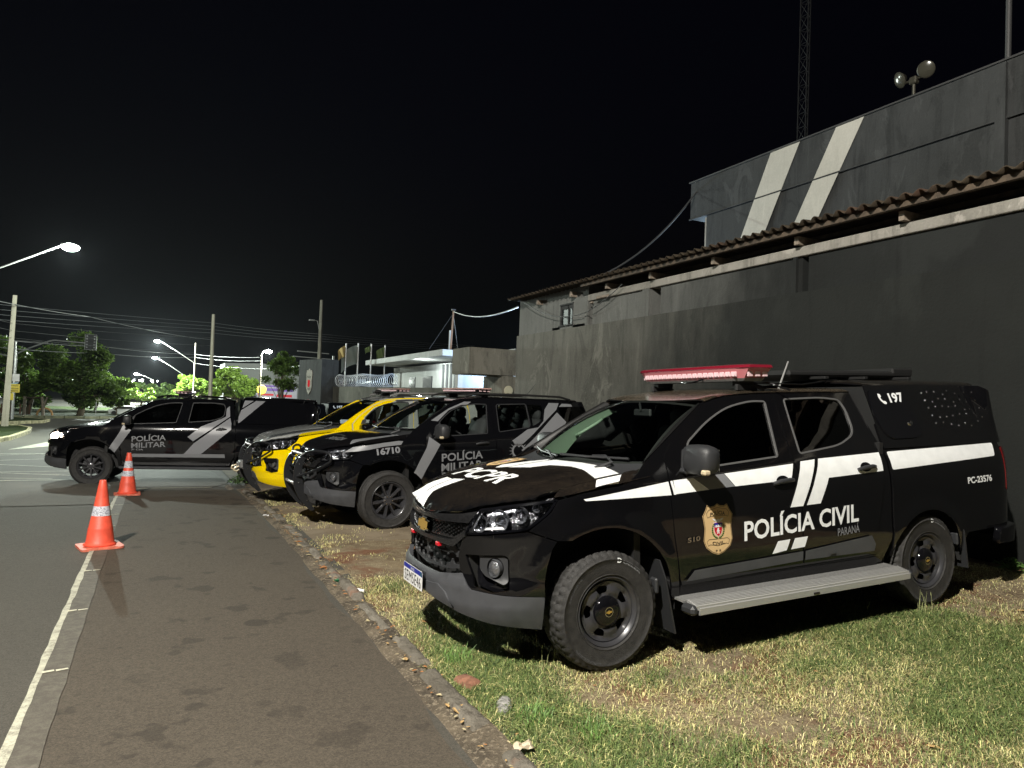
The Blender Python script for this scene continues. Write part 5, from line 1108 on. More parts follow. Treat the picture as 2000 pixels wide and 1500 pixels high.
r_ = pole('antenna_mast', 'rusty mast with guy wires on the police station canopy', 9.25, 24.0, 3.5, 5.0, .035, .03, mat('rust', (.22, .13, .08), .8), (.06, 0), 'mast', False)
m = MB(); m.cyl((.05, 0, 1.35), (-.9, -.3, 0), .008, 4); m.cyl((.05, 0, 1.35), (.5, .5, 0), .008, 4); m.box((.06, 0, 1.48), (.14, .08, .05)); m.build('guy_wire', M['cable'], r_)
pole('vent_pipe', 'pale blue-lit vent pipe beside the rusty mast', 9.45, 24.6, 3.5, 4.3, .045, .045, M['pale_wall'], (0, 0), 'pipe', False)
cable('black service cable sagging from the rusty mast to the shed corner', [(9.31, 24.0, 4.93), (7.82, 15.78, 4.08)], .02, 'cable_pale', 16, .22)
for i, (x, z1, c_) in enumerate([(7.45, 4.15, 'ochre'), (8.0, 4.2, 'grey'), (8.6, 4.2, 'green'), (9.24, 4.2, 'green')]):
    f_ = thing('flagpole', ['flagpole with a short hanging ochre flag, leftmost over the station', 'flagpole with a large drooping dark flag, second over the station', 'flagpole with a small yellow-green flag, third over the station', 'flagpole with a dark drooping flag, rightmost over the station'][i], 'flagpole', (x, 32.3, 1.5), group='flagpoles behind the station canopy')
    MB().cyl((0, 0, -1.9), (0, 0, z1-1.5), .035, 8).build('pole', M['alu'], f_, 60)
    w_, h_ = [(.35, .5), (.75, .85), (.3, .25), (.4, .45)][i]; V = []; F = []
    for a in range(9):
        for b in range(7): s_, t = a/8, b/6; V.append((-w_*s_, .10*math.sin(s_*9+t*2), z1-1.6-h_*t-.55*h_*s_*s_*(1 if i != 3 else .9)))
    F = [(a*7+b, (a+1)*7+b, (a+1)*7+b+1, a*7+b+1) for a in range(8) for b in range(6)]; mk('flag', V, F, mat('flag_'+c_, {'ochre': (.35, .26, .10), 'grey': (.16, .18, .16), 'green': (.12, .17, .06)}[c_], .8), f_, True)
# ------------------------------------------------------------------ far side of the junction
def grass_mat(name, c1, c2):
    m, g = new(name, .95, .1); v = g.vec(); c = g.mix(g.ramp(g.noise(v, 1.2, 5), .35, .65), c1, c2); g.col(g.mix(g.math('MULTIPLY', g.ramp(g.noise(v, 30, 4), .45, .7), .6), c, tuple(q*1.8 for q in c2))); g.bump(g.noise(v, 20, 5), 1, .05); return m
M['lawn'] = grass_mat('lawn', (.018, .030, .009), (.034, .048, .015))
flat('grass_island', [(-30, 28.6), (-5.15, 31.0), (-5.05, 33), (-5.15, 38), (-5.5, 41), (-6.2, 43.0), (-30, 43.5)], .14, M['lawn'], 1.2, kind='structure')
flat('grass_island', [(-30, 46.5), (-7.4, 47), (-6.0, 49.5), (-6.0, 52), (-8, 54), (-30, 54.5)], .16, M['lawn'], 1.5, kind='structure')
flat('park_lawn', [(-60, 58.2), (-8, 57.6), (-4.6, 58.2), (-2.9, 59.5), (-2.6, 64), (-3.4, 90), (-60, 90)], .14, M['lawn'], 2.5, kind='structure')
def curb(P, name='island_kerb', h=.17, w_=.16, seg=1.0, mt=None):
    m = MB(); P = [np.array(p, float) for p in P]; r = random.Random(4)
    for a, b in zip(P[:-1], P[1:]):
        L_ = np.linalg.norm(b-a); n = max(1, int(L_/seg)); dd = (b-a)/L_; an = math.atan2(dd[1], dd[0])
        for i in range(n): c = a+(b-a)*((i+.5)/n); m.box((c[0], c[1], float(gy(c[1]))+h/2-.02), (L_/n-.04, w_, h+.04), an, .02)
    return tag(m.build(name, mt), kind='structure')
M['kerb_yellow'] = mat('kerb_yellow', (.42, .38, .22), .8, var=.4, vscale=5)
curb([(-12, 30.0), (-5.15, 30.9), (-5.0, 33), (-5.1, 38), (-5.4, 40.8), (-6.2, 43.1), (-12, 43.5)], mt=M['kerb_yellow']); curb([(-12, 46.6), (-7.4, 46.9), (-5.95, 49.5), (-5.95, 52), (-8, 54.1)], mt=M['kerb_yellow'], seg=.8); curb([(-20, 58.0), (-8, 57.5), (-4.6, 58.1), (-2.85, 59.5), (-2.5, 64), (-3.2, 88)], mt=mat('kerb_dull', (.24, .24, .15), .85, var=.3, vscale=3))
sgn = thing('sign_post', 'grey post carrying yellow and white sign plates beside the left concrete pole', 'sign post', (-7.55, 50, -.35))
MB().cyl((0, 0, 0), (0, 0, 4.6), .06, 8).build('post', M['alu'], sgn, 60)
MB().box((.10, -.08, 1.91), (.46, .03, .48)).build('sign_plate', M['sign_yellow'], sgn); MB().box((-.06, -.08, 1.42), (.22, .03, .40)).build('sign_plate', M['sign_yellow'], sgn); MB().box((.12, -.08, 2.52), (.36, .03, .44), bev=.01).build('sign_plate', M['alu'], sgn); MB().prism([(-.14, 2.17), (.26, 2.27), (.24, 2.19), (-.02, 2.10), (-.14, 2.10)], lambda a, b, t: (a, -.08+t, b), 0, .03).build('sign_plate', mat('pale_blue', (.35, .48, .55), .5), sgn)
fs = flatfn((.10, -.0985, 1.91), (1, 0, 0), (0, 0, 1), (0, -1, 0))
for i, s_ in enumerate(('ATENÇÃO', 'VEÍCULOS', 'PESADOS')): lettering('sign_lettering', s_, [(-.19, .10-.15*i), (.17, .10-.15*i), (-.19, .19-.15*i)], fs, M['ink'], sgn, off=.002, bold=.02)
tl = thing('traffic_signal', 'traffic signal seen from behind on a long grey arm', 'traffic signal', (-7.6, 50.6, -.35))
MB().tube([(0, 0, 0), (0, 0, 4.1)], .075, 8).tube([(0, 0, 3.2), (-.05, 0, 3.9)], .07, 8).tube(catmull([(-.02, 0, 3.9), (.6, 0, 4.28), (1.2, 0, 4.58), (1.75, 0, 4.83), (2.2, 0, 4.84), (3.45, 0, 4.80)], 4), .045, 8).tube([(-3, 0, 4.3), (0, 0, 3.7)], .05, 6).tube([(-3, 0, 4.72), (1.55, 0, 4.68)], .03, 6).build('arm', M['alu_dusty'], tl, 60)
hd_ = MB().box((3.75, .0, 4.87), (.62, .05, .98), bev=.02).build('back_plate', M['black_matt'], tl); MB().tube([(3.45, -.04, 4.40), (4.05, -.04, 4.40), (4.05, -.04, 5.34), (3.45, -.04, 5.34)], .018, 5, closed=True).build('plate_border', M['alu'], hd_)
m = MB(); m.box((3.75, .1, 4.87), (.26, .2, .84), bev=.03)
for i in range(5):
    for k in (-1, 1): m.box((3.75+k*.20, -.035, 4.55+i*.17), (.10, .03, .06), bev=.01)
m.build('lamp_box', M['charcoal'], hd_)
rg = thing('road_sign', 'white rectangular regulatory sign with a red ring on a thin post', 'road sign', (-4.37, 65, -.4)); MB().cyl((0, 0.03, 0), (0, .03, 1.95), .04, 8).build('post', M['alu'], rg, 60); MB().box((0, 0, 1.56), (.58, .03, .78), bev=.01).build('sign_plate', mat('sign_cream', (.62, .60, .48), .5), rg)
fr = flatfn((0, -.018, 1.68), (1, 0, 0), (0, 0, 1), (0, -1, 0)); c1 = [(.20*math.cos(a), .20*math.sin(a)) for a in np.linspace(0, 6.283, 24, endpoint=False)]; c2 = [(.155*math.cos(a), .155*math.sin(a)) for a in np.linspace(0, 6.283, 20, endpoint=False)]
panel('red_ring', c1, fr, M['red'], rg, holes=[c2], step=.3, rim=0, off=.002); lettering('sign_lettering', '40', [(-.10, -.08), (.10, -.08), (-.10, .08)], fr, M['ink'], rg, off=.003, bold=.02); lettering('sign_lettering', 'km/h', [(-.14, -.36), (.14, -.36), (-.14, -.27)], fr, M['ink'], rg, off=.003)
fc = thing('timber_frame', 'rough timber hitching frame in the dark park on the left', 'fence', (-7.8, 58.6, -.28)); MB().cyl((-.35, 0, 0), (-.35, 0, 1.3), .10, 8).tube([(.75, 0, 0), (.70, 0, .8), (.62, 0, 1.3)], .10, 8).tube([(.75, 0, .3), (.82, 0, .9), (.95, 0, 1.3)], .06, 6).build('post', M['timber_pale'], fc, 60); MB().cyl((-.45, 0, 1.22), (.75, 0, 1.24), .06, 8).build('rail', M['timber'], fc, 60)
tag(MB().tube([(-7.0+.45*math.cos(a), 58.9, -.25+.5*math.sin(a)) for a in np.linspace(0, 3.14, 12)], .07, 6).build('tyre_hoop', mat('hoop', (.45, .25, .10), .7)), 'half buried orange play hoop in the park', 'play hoop')
m = MB()
for i in range(9): m.cyl((-12.5+i*.55, 60.5, -.25), (-12.5+i*.55, 60.5, .45), .05, 6)
tag(m.build('picket_fence', mat('brick_tone', (.16, .08, .05), .8)), 'low row of reddish pickets behind the timber frame', 'fence')
bx = thing('parked_car', 'tiny white parked car beyond the hood of the leaving pickup', 'car', (-2.4, 66, -.36)); 
MB().prism(rnd([(-.95, .25), (-.98, .62), (-.55, .72), (-.35, .98), (.55, 1.0), (.85, .70), (1.0, .6), (1.0, .25)], .08), lambda a, b, t: (a*1.15, t, b*.8), -.8, .8).build('body', M['white'], bx); MB().box((.05, -.82, .66), (1.0, .02, .14)).build('window', M['ink'], bx); m = MB()
for a in (-.7, .7): m.cyl((a, -.84, .2), (a, .84, .2), .2, 12)
m.build('wheel', M['rubber'], bx)
shp = thing('shop_building', 'pale grey gabled hall with a purple and white shop banner behind the round trees', 'building', (9.5, 76, -.4))
MB().box((0, 3, 1.7), (7.6, 6, 3.4)).prism([(-3.8, 3.4), (3.8, 3.4), (3.8, 4.6), (-.2, 5.3), (-3.8, 5.15)], lambda a, b, t: (a, t, b), 0, 6).build('hall', M['shop_wall'], shp)
MB().box((1.1, -.06, 2.55), (4.2, .08, 1.35)).build('banner', M['banner'], shp); fb = flatfn((1.1, -.105, 2.55), (1, 0, 0), (0, 0, 1), (0, -1, 0))
for a, b, c, d, mm in ((-1.9, .42, 1.9, .60, 'purple'), (-1.5, .02, .3, .30, 'purple'), (.5, .0, 1.7, .25, 'purple'), (-1.7, -.45, -.2, -.25, 'red'), (.1, -.55, 1.6, -.30, 'red')): panel('banner_mark', [(a, b), (c, b), (c, d), (a, d)], fb, M[mm], shp, step=1, rim=0, off=.004)
MB().box((0, -.5, .75), (7.6, .1, .5)).build('low_wall', M['concrete_pale'], shp)
tag(MB().lathe([(0, -.02), (.36, -.02), (.38, 0), (.36, .02), (0, .02)], 24, Matrix.Translation((7.6, 62.5, 2.15)) @ Matrix.Rotation(R(90), 4, 'X')).cyl((7.6, 62.6, -.4), (7.6, 62.6, 1.8), .04).build('round_sign', M['sign_yellow'], None, 40), 'round yellow sign beside the far lamp post', 'road sign')
# ------------------------------------------------------------------ trees
M['bark'] = mat('bark', (.09, .07, .045), .9, bump=.6, bscale=20); 
def leafmat(name, c1, c2, tr):
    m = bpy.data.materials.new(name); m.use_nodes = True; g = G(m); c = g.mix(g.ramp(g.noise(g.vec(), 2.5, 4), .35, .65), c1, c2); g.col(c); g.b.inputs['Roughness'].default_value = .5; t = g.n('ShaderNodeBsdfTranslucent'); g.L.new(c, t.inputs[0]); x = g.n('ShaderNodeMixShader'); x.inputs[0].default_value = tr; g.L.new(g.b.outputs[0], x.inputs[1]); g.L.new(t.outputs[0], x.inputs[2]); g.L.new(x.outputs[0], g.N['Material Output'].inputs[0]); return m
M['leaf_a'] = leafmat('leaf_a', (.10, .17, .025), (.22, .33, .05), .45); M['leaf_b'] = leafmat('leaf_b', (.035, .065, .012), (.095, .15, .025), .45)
def tree(label, x, y, z0, cz, rx, rz, seed, nl, ls, mt, sparse=.0, trunk=.16, group='trees beyond the junction', ry=None, holes=.25, cat='tree'):
    r = np.random.default_rng(seed); t = thing('tree', label, cat, (x, y, z0), group=group); m = MB(); h = cz-z0; ry = ry or rx
    m.tube([(0, 0, 0), (.08*rx, 0, h*.4), (-.05*rx, 0, h)], [trunk, trunk*.75, trunk*.4], 8)
    nc = 26; cl = []
    for i in range(nc):
        u_ = r.normal(size=3); u_ /= np.linalg.norm(u_); k = r.uniform(.45, .98)**.6; c = np.array([u_[0]*rx*k, u_[1]*ry*k, h+u_[2]*rz*k*(1 if u_[2] > 0 else .75)]); cl.append((c, r.uniform(.22, .40)*min(rx, rz)*(1.25-.5*k)))
        if i % 2 == 0: m.tube([(0, 0, h*.45), tuple(c*.5+np.array([0, 0, h*.25])), tuple(c)], [trunk*.4, trunk*.22, trunk*.06], 5)
    m.build('trunk', M['bark'], t, 60); V = []; F = []; per_ = nl//nc
    for c, rad in cl:
        if r.random() < sparse: continue
        p = r.normal(size=(per_, 3)); p /= np.linalg.norm(p, axis=1)[:, None]; p = c+p*rad*(r.uniform(.35, 1.15, (per_, 1)))*[1.15, 1.15, .8]
        d1 = r.normal(size=(per_, 3)); d1[:, 2] = d1[:, 2]*.6-.2; d1 /= np.linalg.norm(d1, axis=1)[:, None]; nn = r.normal(size=(per_, 3)); d2 = np.cross(d1, nn); d2 /= np.linalg.norm(d2, axis=1)[:, None]; s_ = ls*r.uniform(.6, 1.4, (per_, 1)); o = len(V)
        q = np.stack([p-d1*s_, p+d2*s_*.42, p+d1*s_, p-d2*s_*.42], 1).reshape(-1, 3); V += list(q); F += [(o+4*i, o+4*i+1, o+4*i+2, o+4*i+3) for i in range(per_)]
    mk('crown', V, F, mt, t); return t
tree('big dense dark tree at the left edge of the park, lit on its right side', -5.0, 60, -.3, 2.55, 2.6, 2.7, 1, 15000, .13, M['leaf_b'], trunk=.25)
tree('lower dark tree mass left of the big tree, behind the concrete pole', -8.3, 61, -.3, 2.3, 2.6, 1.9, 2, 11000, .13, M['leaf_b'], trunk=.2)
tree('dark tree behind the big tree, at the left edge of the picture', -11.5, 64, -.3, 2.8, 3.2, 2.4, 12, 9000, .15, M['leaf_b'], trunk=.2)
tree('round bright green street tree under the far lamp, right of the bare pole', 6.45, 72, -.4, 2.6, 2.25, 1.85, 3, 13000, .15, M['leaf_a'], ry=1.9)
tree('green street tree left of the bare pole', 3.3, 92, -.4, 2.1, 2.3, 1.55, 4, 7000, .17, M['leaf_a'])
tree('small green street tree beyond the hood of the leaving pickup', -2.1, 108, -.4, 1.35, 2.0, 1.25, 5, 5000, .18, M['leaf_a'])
tree('open-crowned tree in front of the shop banner, left of the gate pylon', 6.75, 46, -.4, 2.9, 1.05, 1.15, 6, 3800, .085, M['leaf_b'], .12, trunk=.07)
tree('dark tree top behind the cross arms of the grey pole', 7.7, 52, -.4, 3.9, 1.0, .9, 9, 2500, .10, M['leaf_b'], .1, trunk=.07)
tree('dark low tree behind the small green street tree', -.5, 125, -.4, 1.6, 3.6, 1.6, 7, 5000, .2, M['leaf_b'])
tree('low dark tree filling the park behind the timber frame', -10.5, 74, -.3, 1.3, 4.2, 1.9, 21, 7000, .17, M['leaf_b'], trunk=.12)
tree('dark tree filling the gap behind the big park tree', -5.2, 76, -.3, 1.5, 3.2, 1.9, 22, 7000, .17, M['leaf_b'], trunk=.12)
tree('far dark tree behind the white parked car', -1.5, 150, -.4, 1.8, 6.5, 2.2, 23, 6000, .26, M['leaf_b'], trunk=.2)
tree('small bush hanging over the park edge beside the white car', -2.9, 63, -.4, .75, 1.0, .45, 8, 2500, .09, M['leaf_b'], trunk=.06)
# ------------------------------------------------------------------ street lamps, wires, far lights
M['lit'] = mat('lit', (1, 1, 1), .3, emit=(.93, 1, .95), es=60); M['lit_far'] = mat('lit_far', (1, 1, 1), .3, emit=(.93, .98, 1), es=14)
def street_lamp(label, head, base, arm_z, watt, col_=(.88, 1, .90), pole_r=.09, pole_top=None, sc=1., spot=172):
    bx_, by_, bz = base; t = thing('street_lamp', label, 'street lamp', base, group='street lamps'); H = Vector(head)-Vector(base)
    MB().tube([(0, 0, 0), (0, 0, (pole_top or arm_z)-bz)], [pole_r, pole_r*.7], 8).build('pole', M['pole_conc'], t, 50)
    A = Vector((0, 0, arm_z-bz)); MB().tube([A, A.lerp(H, .5)+Vector((0, 0, .06)), H], .035*sc, 6).build('arm', M['alu'], t, 60)
    d = (H-A); d.z = 0; d.normalize(); an = math.atan2(d.y, d.x)
    h_ = MB().box(H+d*.25*sc+Vector((0, 0, .03)), (.6*sc, .24*sc, .09*sc), an, .02*sc).build('lamp_head', M['alu_dusty'], t)
    MB().ball(tuple(H+d*.28*sc+Vector((0, 0, -.05*sc))), .25*sc, 6, (1.25, .9, .6)).build('lamp_glass', M['lit'], h_, 80)
    if watt: lamp('street_light', Vector(head)+d*.28*sc+Vector((0, 0, -.36*sc)), watt, col_, .12)
street_lamp('nearest lit street lamp on a long arm entering from the left edge', (-3.65, 33, 7.25), (-8.8, 33.2, -.35), 4.25, L1W)
street_lamp('highest lit street lamp of the middle row, on a long arm', (-.11, 85, 7.06), (3.35, 85, -.4), 4.9, 22000, pole_top=7.1)
street_lamp('second lit street lamp down the middle row', (-.41, 110, 6.31), (2.85, 110, -.4), 4.25, 16000)
street_lamp('third lit street lamp, lowest of the middle row', (-3.39, 140, 4.65), (-.9, 140, -.4), 3.7, 12000)
street_lamp('lit street lamp on an upright pole in front of the shop building', (7.64, 62, 5.36), (7.40, 62, -.4), 5.05, 4500, (.92, 1, .90))
street_lamp('street lamp behind the camera lighting the nearest vehicles', (-4.6, -1.2, 10.0), (-7.8, -1.6, 0), 9.2, KEY, (1, .95, .86), spot=None)
g_ = 'tiny lights on the far hill'
for i, (px_, w_) in enumerate(((-17.0, 3), (-16.2, 2), (-13.6, 3), (-10.0, 2), (-7.4, 2), (-5.6, 2), (-4.7, 4), (-1.6, 3), (.4, 2))): tag(MB().ball((px_*1.0+ -1.0, 300, 5.75-.012*i), .10*w_+.08, 5).build('distant_light', M['lit_far'], None, 80), 'tiny white light in the row on the far hill', 'light', g_)
wg = 'overhead wires crossing the junction'
for i, (a, b, s_, r_, l_) in enumerate([([(-8.2, 28, 5.0), (-4.42, 55, 6.46)], None, .15, .022, 'thick overhead cable sloping down from the left edge past the concrete pole'), ([(-4.42, 55, 6.46), (5.02, 90, 7.93)], None, .2, .022, 'thick overhead cable continuing to the pole by the street lamps')]): cable(l_, a, r_, 'cable_pale', 10, s_, 'overhead_cable', wg)
for i in range(4):
    dz = -.26*i; cable('one of four parallel overhead wires, number %s from the top' % ('first', 'second', 'third', 'fourth')[i], [(-11, 40, 5.5+dz), (2.62, 45.2, 5.78+dz*.75), (7.85, 40.2, 5.17+dz*.5), (22, 52, 6.2+dz*.5)], .011, 'cable_pale', 8, .06, 'overhead_wire', wg)
cable('lower overhead cable from the left edge to the lamp row', [(-9.5, 41, 4.0), (-3.82, 60, 4.79), (3.34, 85, 5.87), (7.31, 62, 4.79)], .02, 'cable_pale', 8, .12, 'overhead_cable', wg)
cable('lowest overhead cable of the lower pair from the left edge', [(-9.5, 41, 3.65), (-3.82, 60, 4.3), (3.34, 85, 5.55), (7.31, 62, 4.5)], .02, 'cable_pale', 8, .15, 'overhead_cable', wg)
cable('cable between the lamp row and the grey pole behind the pylon', [(3.35, 85, 4.9), (7.35, 62, 3.85), (7.8, 40, 3.6)], .018, 'cable', 8, .1, 'overhead_cable', wg)
for i in range(3): cable('thin wire bundle strand high on the left, %s of three' % ('upper', 'middle', 'lower')[i], [(-8.6, 30, 4.9-.3*i), (-6.45, 41.8, 4.7-.35*i), (2.6, 45, 4.9-.45*i)], .009, 'cable', 8, .1, 'overhead_wire', wg)
lamp('station_light', (9.75, 19.3, 3.3), 420, (.55, .75, 1), .15); lamp('station_light', (10.6, 22.6, 2.9), 150, (.5, .7, 1), .15); lamp('station_light', (9.0, 26.5, 3.1), 40, (.9, 1, .95), .1)
lamp('soffit_light', (12.8, 14.35, 6.1), 40, (.6, .8, 1), .1)
# ------------------------------------------------------------------ traffic cones
def cone_(label, x, y, rz, bands):
    z = float(gy(y))+.006; t = thing('traffic_cone', label, 'traffic cone', (x, y, z), (0, 0, rz), group='orange traffic cones on the lane line'); m = MB()
    m.prism(rnd([(-.20, -.20), (.20, -.20), (.20, .20), (-.20, .20)], .05), lambda a, b, t_: (a, b, t_+.008*math.sin(6*a)*math.cos(5*b)), 0, .022); m.build('base', M['cone_base'], t)
    prof = [(.150, .022), (.155, .035), (.140, .050), (.132, .06), (.118, .20), (.117, .205), (.113, .212), (.088, .36), (.085, .365), (.050, .60), (.049, .607), (.033, .70), (.030, .705), (.022, .703), (.020, .66)]; m = MB(); m.lathe(prof, 36); m.build('cone', M['cone'], t, 50)
    rad = lambda z_: np.interp(z_, [p[1] for p in prof[:12]], [p[0] for p in prof[:12]])
    for a, b in bands:
        bp = MB().lathe([(rad(a)+.0015, a), (rad((a+b)/2)+.003, (a+b)/2), (rad(b)+.0015, b)], 40).build('reflective_band', M['cone_band'], t, 60)
M['cone'] = mat('cone', (.72, .085, .045), .5, var=.12, vscale=14, bump=.1, bscale=80); M['cone_base'] = mat('cone_base', (.62, .16, .10), .6, var=.25, vscale=20)
cb, g = new('cone_band', .35); v = g.vec((1, 1, 1)); g.col(g.mix(g.ramp(g.noise(v, 60, 3, .8), .42, .52), (.25, .26, .30), (.62, .63, .68))); M['cone_band'] = cb
cone_('nearer orange traffic cone with one wide white band, faded square base', -.485, 8.78, .25, [(.335, .435)])
cone_('farther orange traffic cone with two white bands, beside the leaving pickup', -.40, 13.85, .05, [(.315, .405), (.455, .57)])
# ------------------------------------------------------------------ the vehicles
def shield(nm, parent, fn, o, ex, ez, off, par_mirror=False):
    """police badge; local size 1 x 1.35 mapped to the surface"""
    o, ex, ez = [np.array(v, float) for v in (o, ex, ez)]
    def mp(uv, of=0.): return fn(o+uv[:, :1]*ex+uv[:, 1:]*ez, of)
    half = [(0, .66), (.10, .60), (.22, .59), (.33, .64), (.40, .50), (.50, .36), (.47, .22), (.44, .05), (.46, -.12), (.48, -.28), (.40, -.46), (.20, -.60), (0, -.67)]
    out = half+[(-a, b) for a, b in half[1:-1][::-1]]
    r_ = panel(nm, out, mp, M['badge_tan'], parent, step=.12, rim=0, off=off)
    panel('badge_outline', grow(out, -.012), mp, M['ink'], r_, holes=[grow(out, -.026)], step=.12, rim=0, off=off+.0008)
    for s_, z, w_, h, c in (('POLÍCIA', .36, .30, .17, .05), ('CIVIL', -.36, .24, .12, -.04)):
        rib = [(-.38, z+.06), (-.30, z+.13+c*.3), (0, z+.15+c), (.30, z+.13+c*.3), (.38, z+.06), (.34, z-.06), (.27, z-.03), (0, z-.05+c*.6), (-.27, z-.03), (-.34, z-.06)]
        panel('ribbon', rib, mp, M['ink'], r_, holes=[grow(rib, -.010)], step=.12, rim=0, off=off+.0012)
        V, F = text2d(s_, .02); U = np.stack([(V[:, 0]-.5)*2*w_*.82, z-.03+V[:, 1]*h*.75+c*(1-(2*V[:, 0]-1)**2)*.8], 1); P, N_ = mp(U, off+.0016); mk('badge_lettering', P, F, M['ink'], r_, True, N=N_)
    lettering('badge_lettering', 'P R', [(-.09, -.59), (.09, -.59), (-.09, -.53)], mp, M['ink'], r_, off=off+.0016, bold=.02, space=1.3)
    sh = [(-.13, .17), (.13, .17), (.13, -.02), (.09, -.12), (0, -.19), (-.09, -.12), (-.13, -.02)]
    panel('crest', grow(sh, .012), mp, M['white'], r_, step=.1, rim=0, off=off+.0014)
    panel('crest_field', sh, mp, M['red'], r_, step=.1, rim=0, off=off+.002)
    panel('crest_chief', [(-.12, .16), (.12, .16), (.12, .06), (-.12, .06)], mp, M['blue'], r_, step=.1, rim=0, off=off+.0024)
    panel('crest_hills', [(-.10, .07), (-.07, .12), (-.03, .08), (0, .12), (.04, .08), (.08, .12), (.11, .07), (.11, .05), (-.10, .05)], mp, M['white'], r_, step=.1, rim=0, off=off+.0027)
    panel('crest_figure', [(-.02, .03), (.02, .03), (.03, -.03), (.08, -.06), (.03, -.05), (.04, -.12), (.01, -.12), (0, -.06), (-.03, -.13), (-.05, -.12), (-.02, -.04), (-.06, -.08)], mp, M['white'], r_, step=.1, rim=0, off=off+.0026)
    panel('crest_bird', [(0, .27), (.05, .24), (.10, .27), (.19, .28), (.14, .23), (.07, .20), (.03, .175), (-.03, .175), (-.07, .20), (-.14, .23), (-.19, .28), (-.10, .27), (-.05, .24)], mp, M['white'], r_, step=.1, rim=0, off=off+.0024)
    for k in (1, -1):
        for i in range(9):
            a = R(-75+i*15); c_ = np.array([k*.19*math.cos(a)*1.0, -.02+.21*math.sin(a)]); e = [(c_[0]+.028*math.cos(t), c_[1]+.024*math.sin(t)) for t in np.linspace(0, 6.28, 7)[:-1]]
            panel('crest_wreath', e, mp, M['green_ink'], r_, step=.1, rim=0, off=off+.002)
    return r_
def strip(nm, poly, W, mt, root, sides=('L', 'R'), off=.0035, step=.06):
    for sd in sides: panel(nm, poly, W, mt, root, step=step, rim=0, sides=sd, off=off)
def shifted(tree_root): pass

# 1 --- near pickup with the white stripe
HERO = (2.6281, 4.7130, 179.791, -2.5475, -.0023, .5376)
root, S, T, W = build_vehicle('pickup_truck', 'black civil police pickup with white stripe, gold shield badge and red light bar', 'pickup truck', HERO, 'pickup',
    dict(paint=M['black_paint'], fine=True, wheel='steel', win1=WIN1P, win2=WIN2P, win2r=[.02, .1, .1, .1, .06, .1, .02], bar=M['dark_chrome'], glass=M['glass_dark'], roof=M['roof_dusty'], spin=3, ws=M['glass_mid']))
wv = M['vinyl_white']
strip('side_stripe', [(-.184, 1.094), (.470, 1.168), (.482, 1.080), (-.167, 1.083)], W, wv, root)
strip('side_stripe', [(.486, 1.170), (.506, 1.172), (.520, 1.081), (.503, 1.081)], W, wv, root)
strip('side_stripe', [(.512, 1.173), (.679, 1.181), (.803, 1.096), (.516, 1.084)], W, wv, root, off=.004)
strip('grey_band', [(.683, 1.181), (.951, 1.195), (1.031, 1.105), (.807, 1.097)], W, M['vinyl_grey'], root)
strip('side_stripe', [(.955, 1.195), (1.620, 1.232), (1.566, 1.119), (1.035, 1.105)], W, wv, root)
strip('slash_mark', [(1.700, 1.244), (1.851, 1.253), (1.662, .927), (1.534, .925)], W, wv, root, off=.0045)
strip('slash_mark', [(1.89, 1.256), (2.575, 1.276), (2.560, 1.135), (1.948, 1.114), (1.84, .933), (1.698, .930)], W, wv, root, off=.0045)
strip('bed_stripe', rnd([(2.668, 1.277), (4.10, 1.300), (4.05, 1.19), (2.672, 1.137)], .02), W, wv, root)
strip('slash_mark', [(1.41, .694), (1.53, .698), (1.496, .622), (1.358, .608)], W, wv, root)
strip('slash_mark', [(1.575, .701), (1.704, .704), (1.674, .630), (1.536, .624)], W, wv, root, off=.0045)
strip('door_moulding', [(.590, .503), (.655, .572), (1.650, .602), (1.652, .535)], W, M['plastic_grey'], root, off=.014)
strip('door_moulding', [(1.674, .602), (2.378, .652), (2.429, .579), (2.416, .528), (1.674, .535)], W, M['plastic_grey'], root, off=.014)
lettering('door_lettering', 'POLÍCIA CIVIL', [(1.094, .722), (2.242, .768), (1.094, .893)], W, wv, root, off=.006, bold=.022, shear=.0)
lettering('door_lettering', 'PARANÁ', [(2.014, .676), (2.251, .688), (2.012, .750)], W, M['vinyl_grey'], root, off=.006, bold=.012)
lettering('model_badge', 'S10', [(.600, .757), (.705, .765), (.600, .790)], W, M['chrome'], root, off=.008, bold=.02)
shield('shield_badge', root, W, (.861, .828), (.262, 0), (-.006, .262), .004)
lettering('phone_number', '197', [(2.985, 1.662), (3.170, 1.670), (2.992, 1.744)], W, wv, root, off=.016, bold=.035)
ph = [(2.868, 1.742), (2.895, 1.737), (2.900, 1.716), (2.885, 1.708), (2.888, 1.692), (2.908, 1.678), (2.922, 1.682), (2.938, 1.667), (2.925, 1.652), (2.900, 1.655), (2.872, 1.680), (2.860, 1.712)]
panel('phone_symbol', rnd(ph, .004, 2), W, wv, root, step=.03, rim=0, off=.016)
lettering('fleet_number', 'PC-23576', [(3.603, .972), (3.945, .978), (3.600, 1.030)], W, wv, root, off=.006, bold=.03)
Hf = T.hood
panel('hood_stripe', [(.855, -.44), (.868, -.278), (.598, -.275), (.590, -.40)], Hf, wv, root, step=.04, rim=0, off=.003)
panel('hood_stripe', [(.872, -.262), (.885, -.09), (.785, -.165), (.560, -.115), (.590, -.262)], Hf, wv, root, step=.04, rim=0, off=.003)
lettering('hood_lettering', 'PCPR', [(.535, -.47), (.520, .33), (.335, -.40)], Hf, wv, root, off=.003, bold=.03, shear=0)

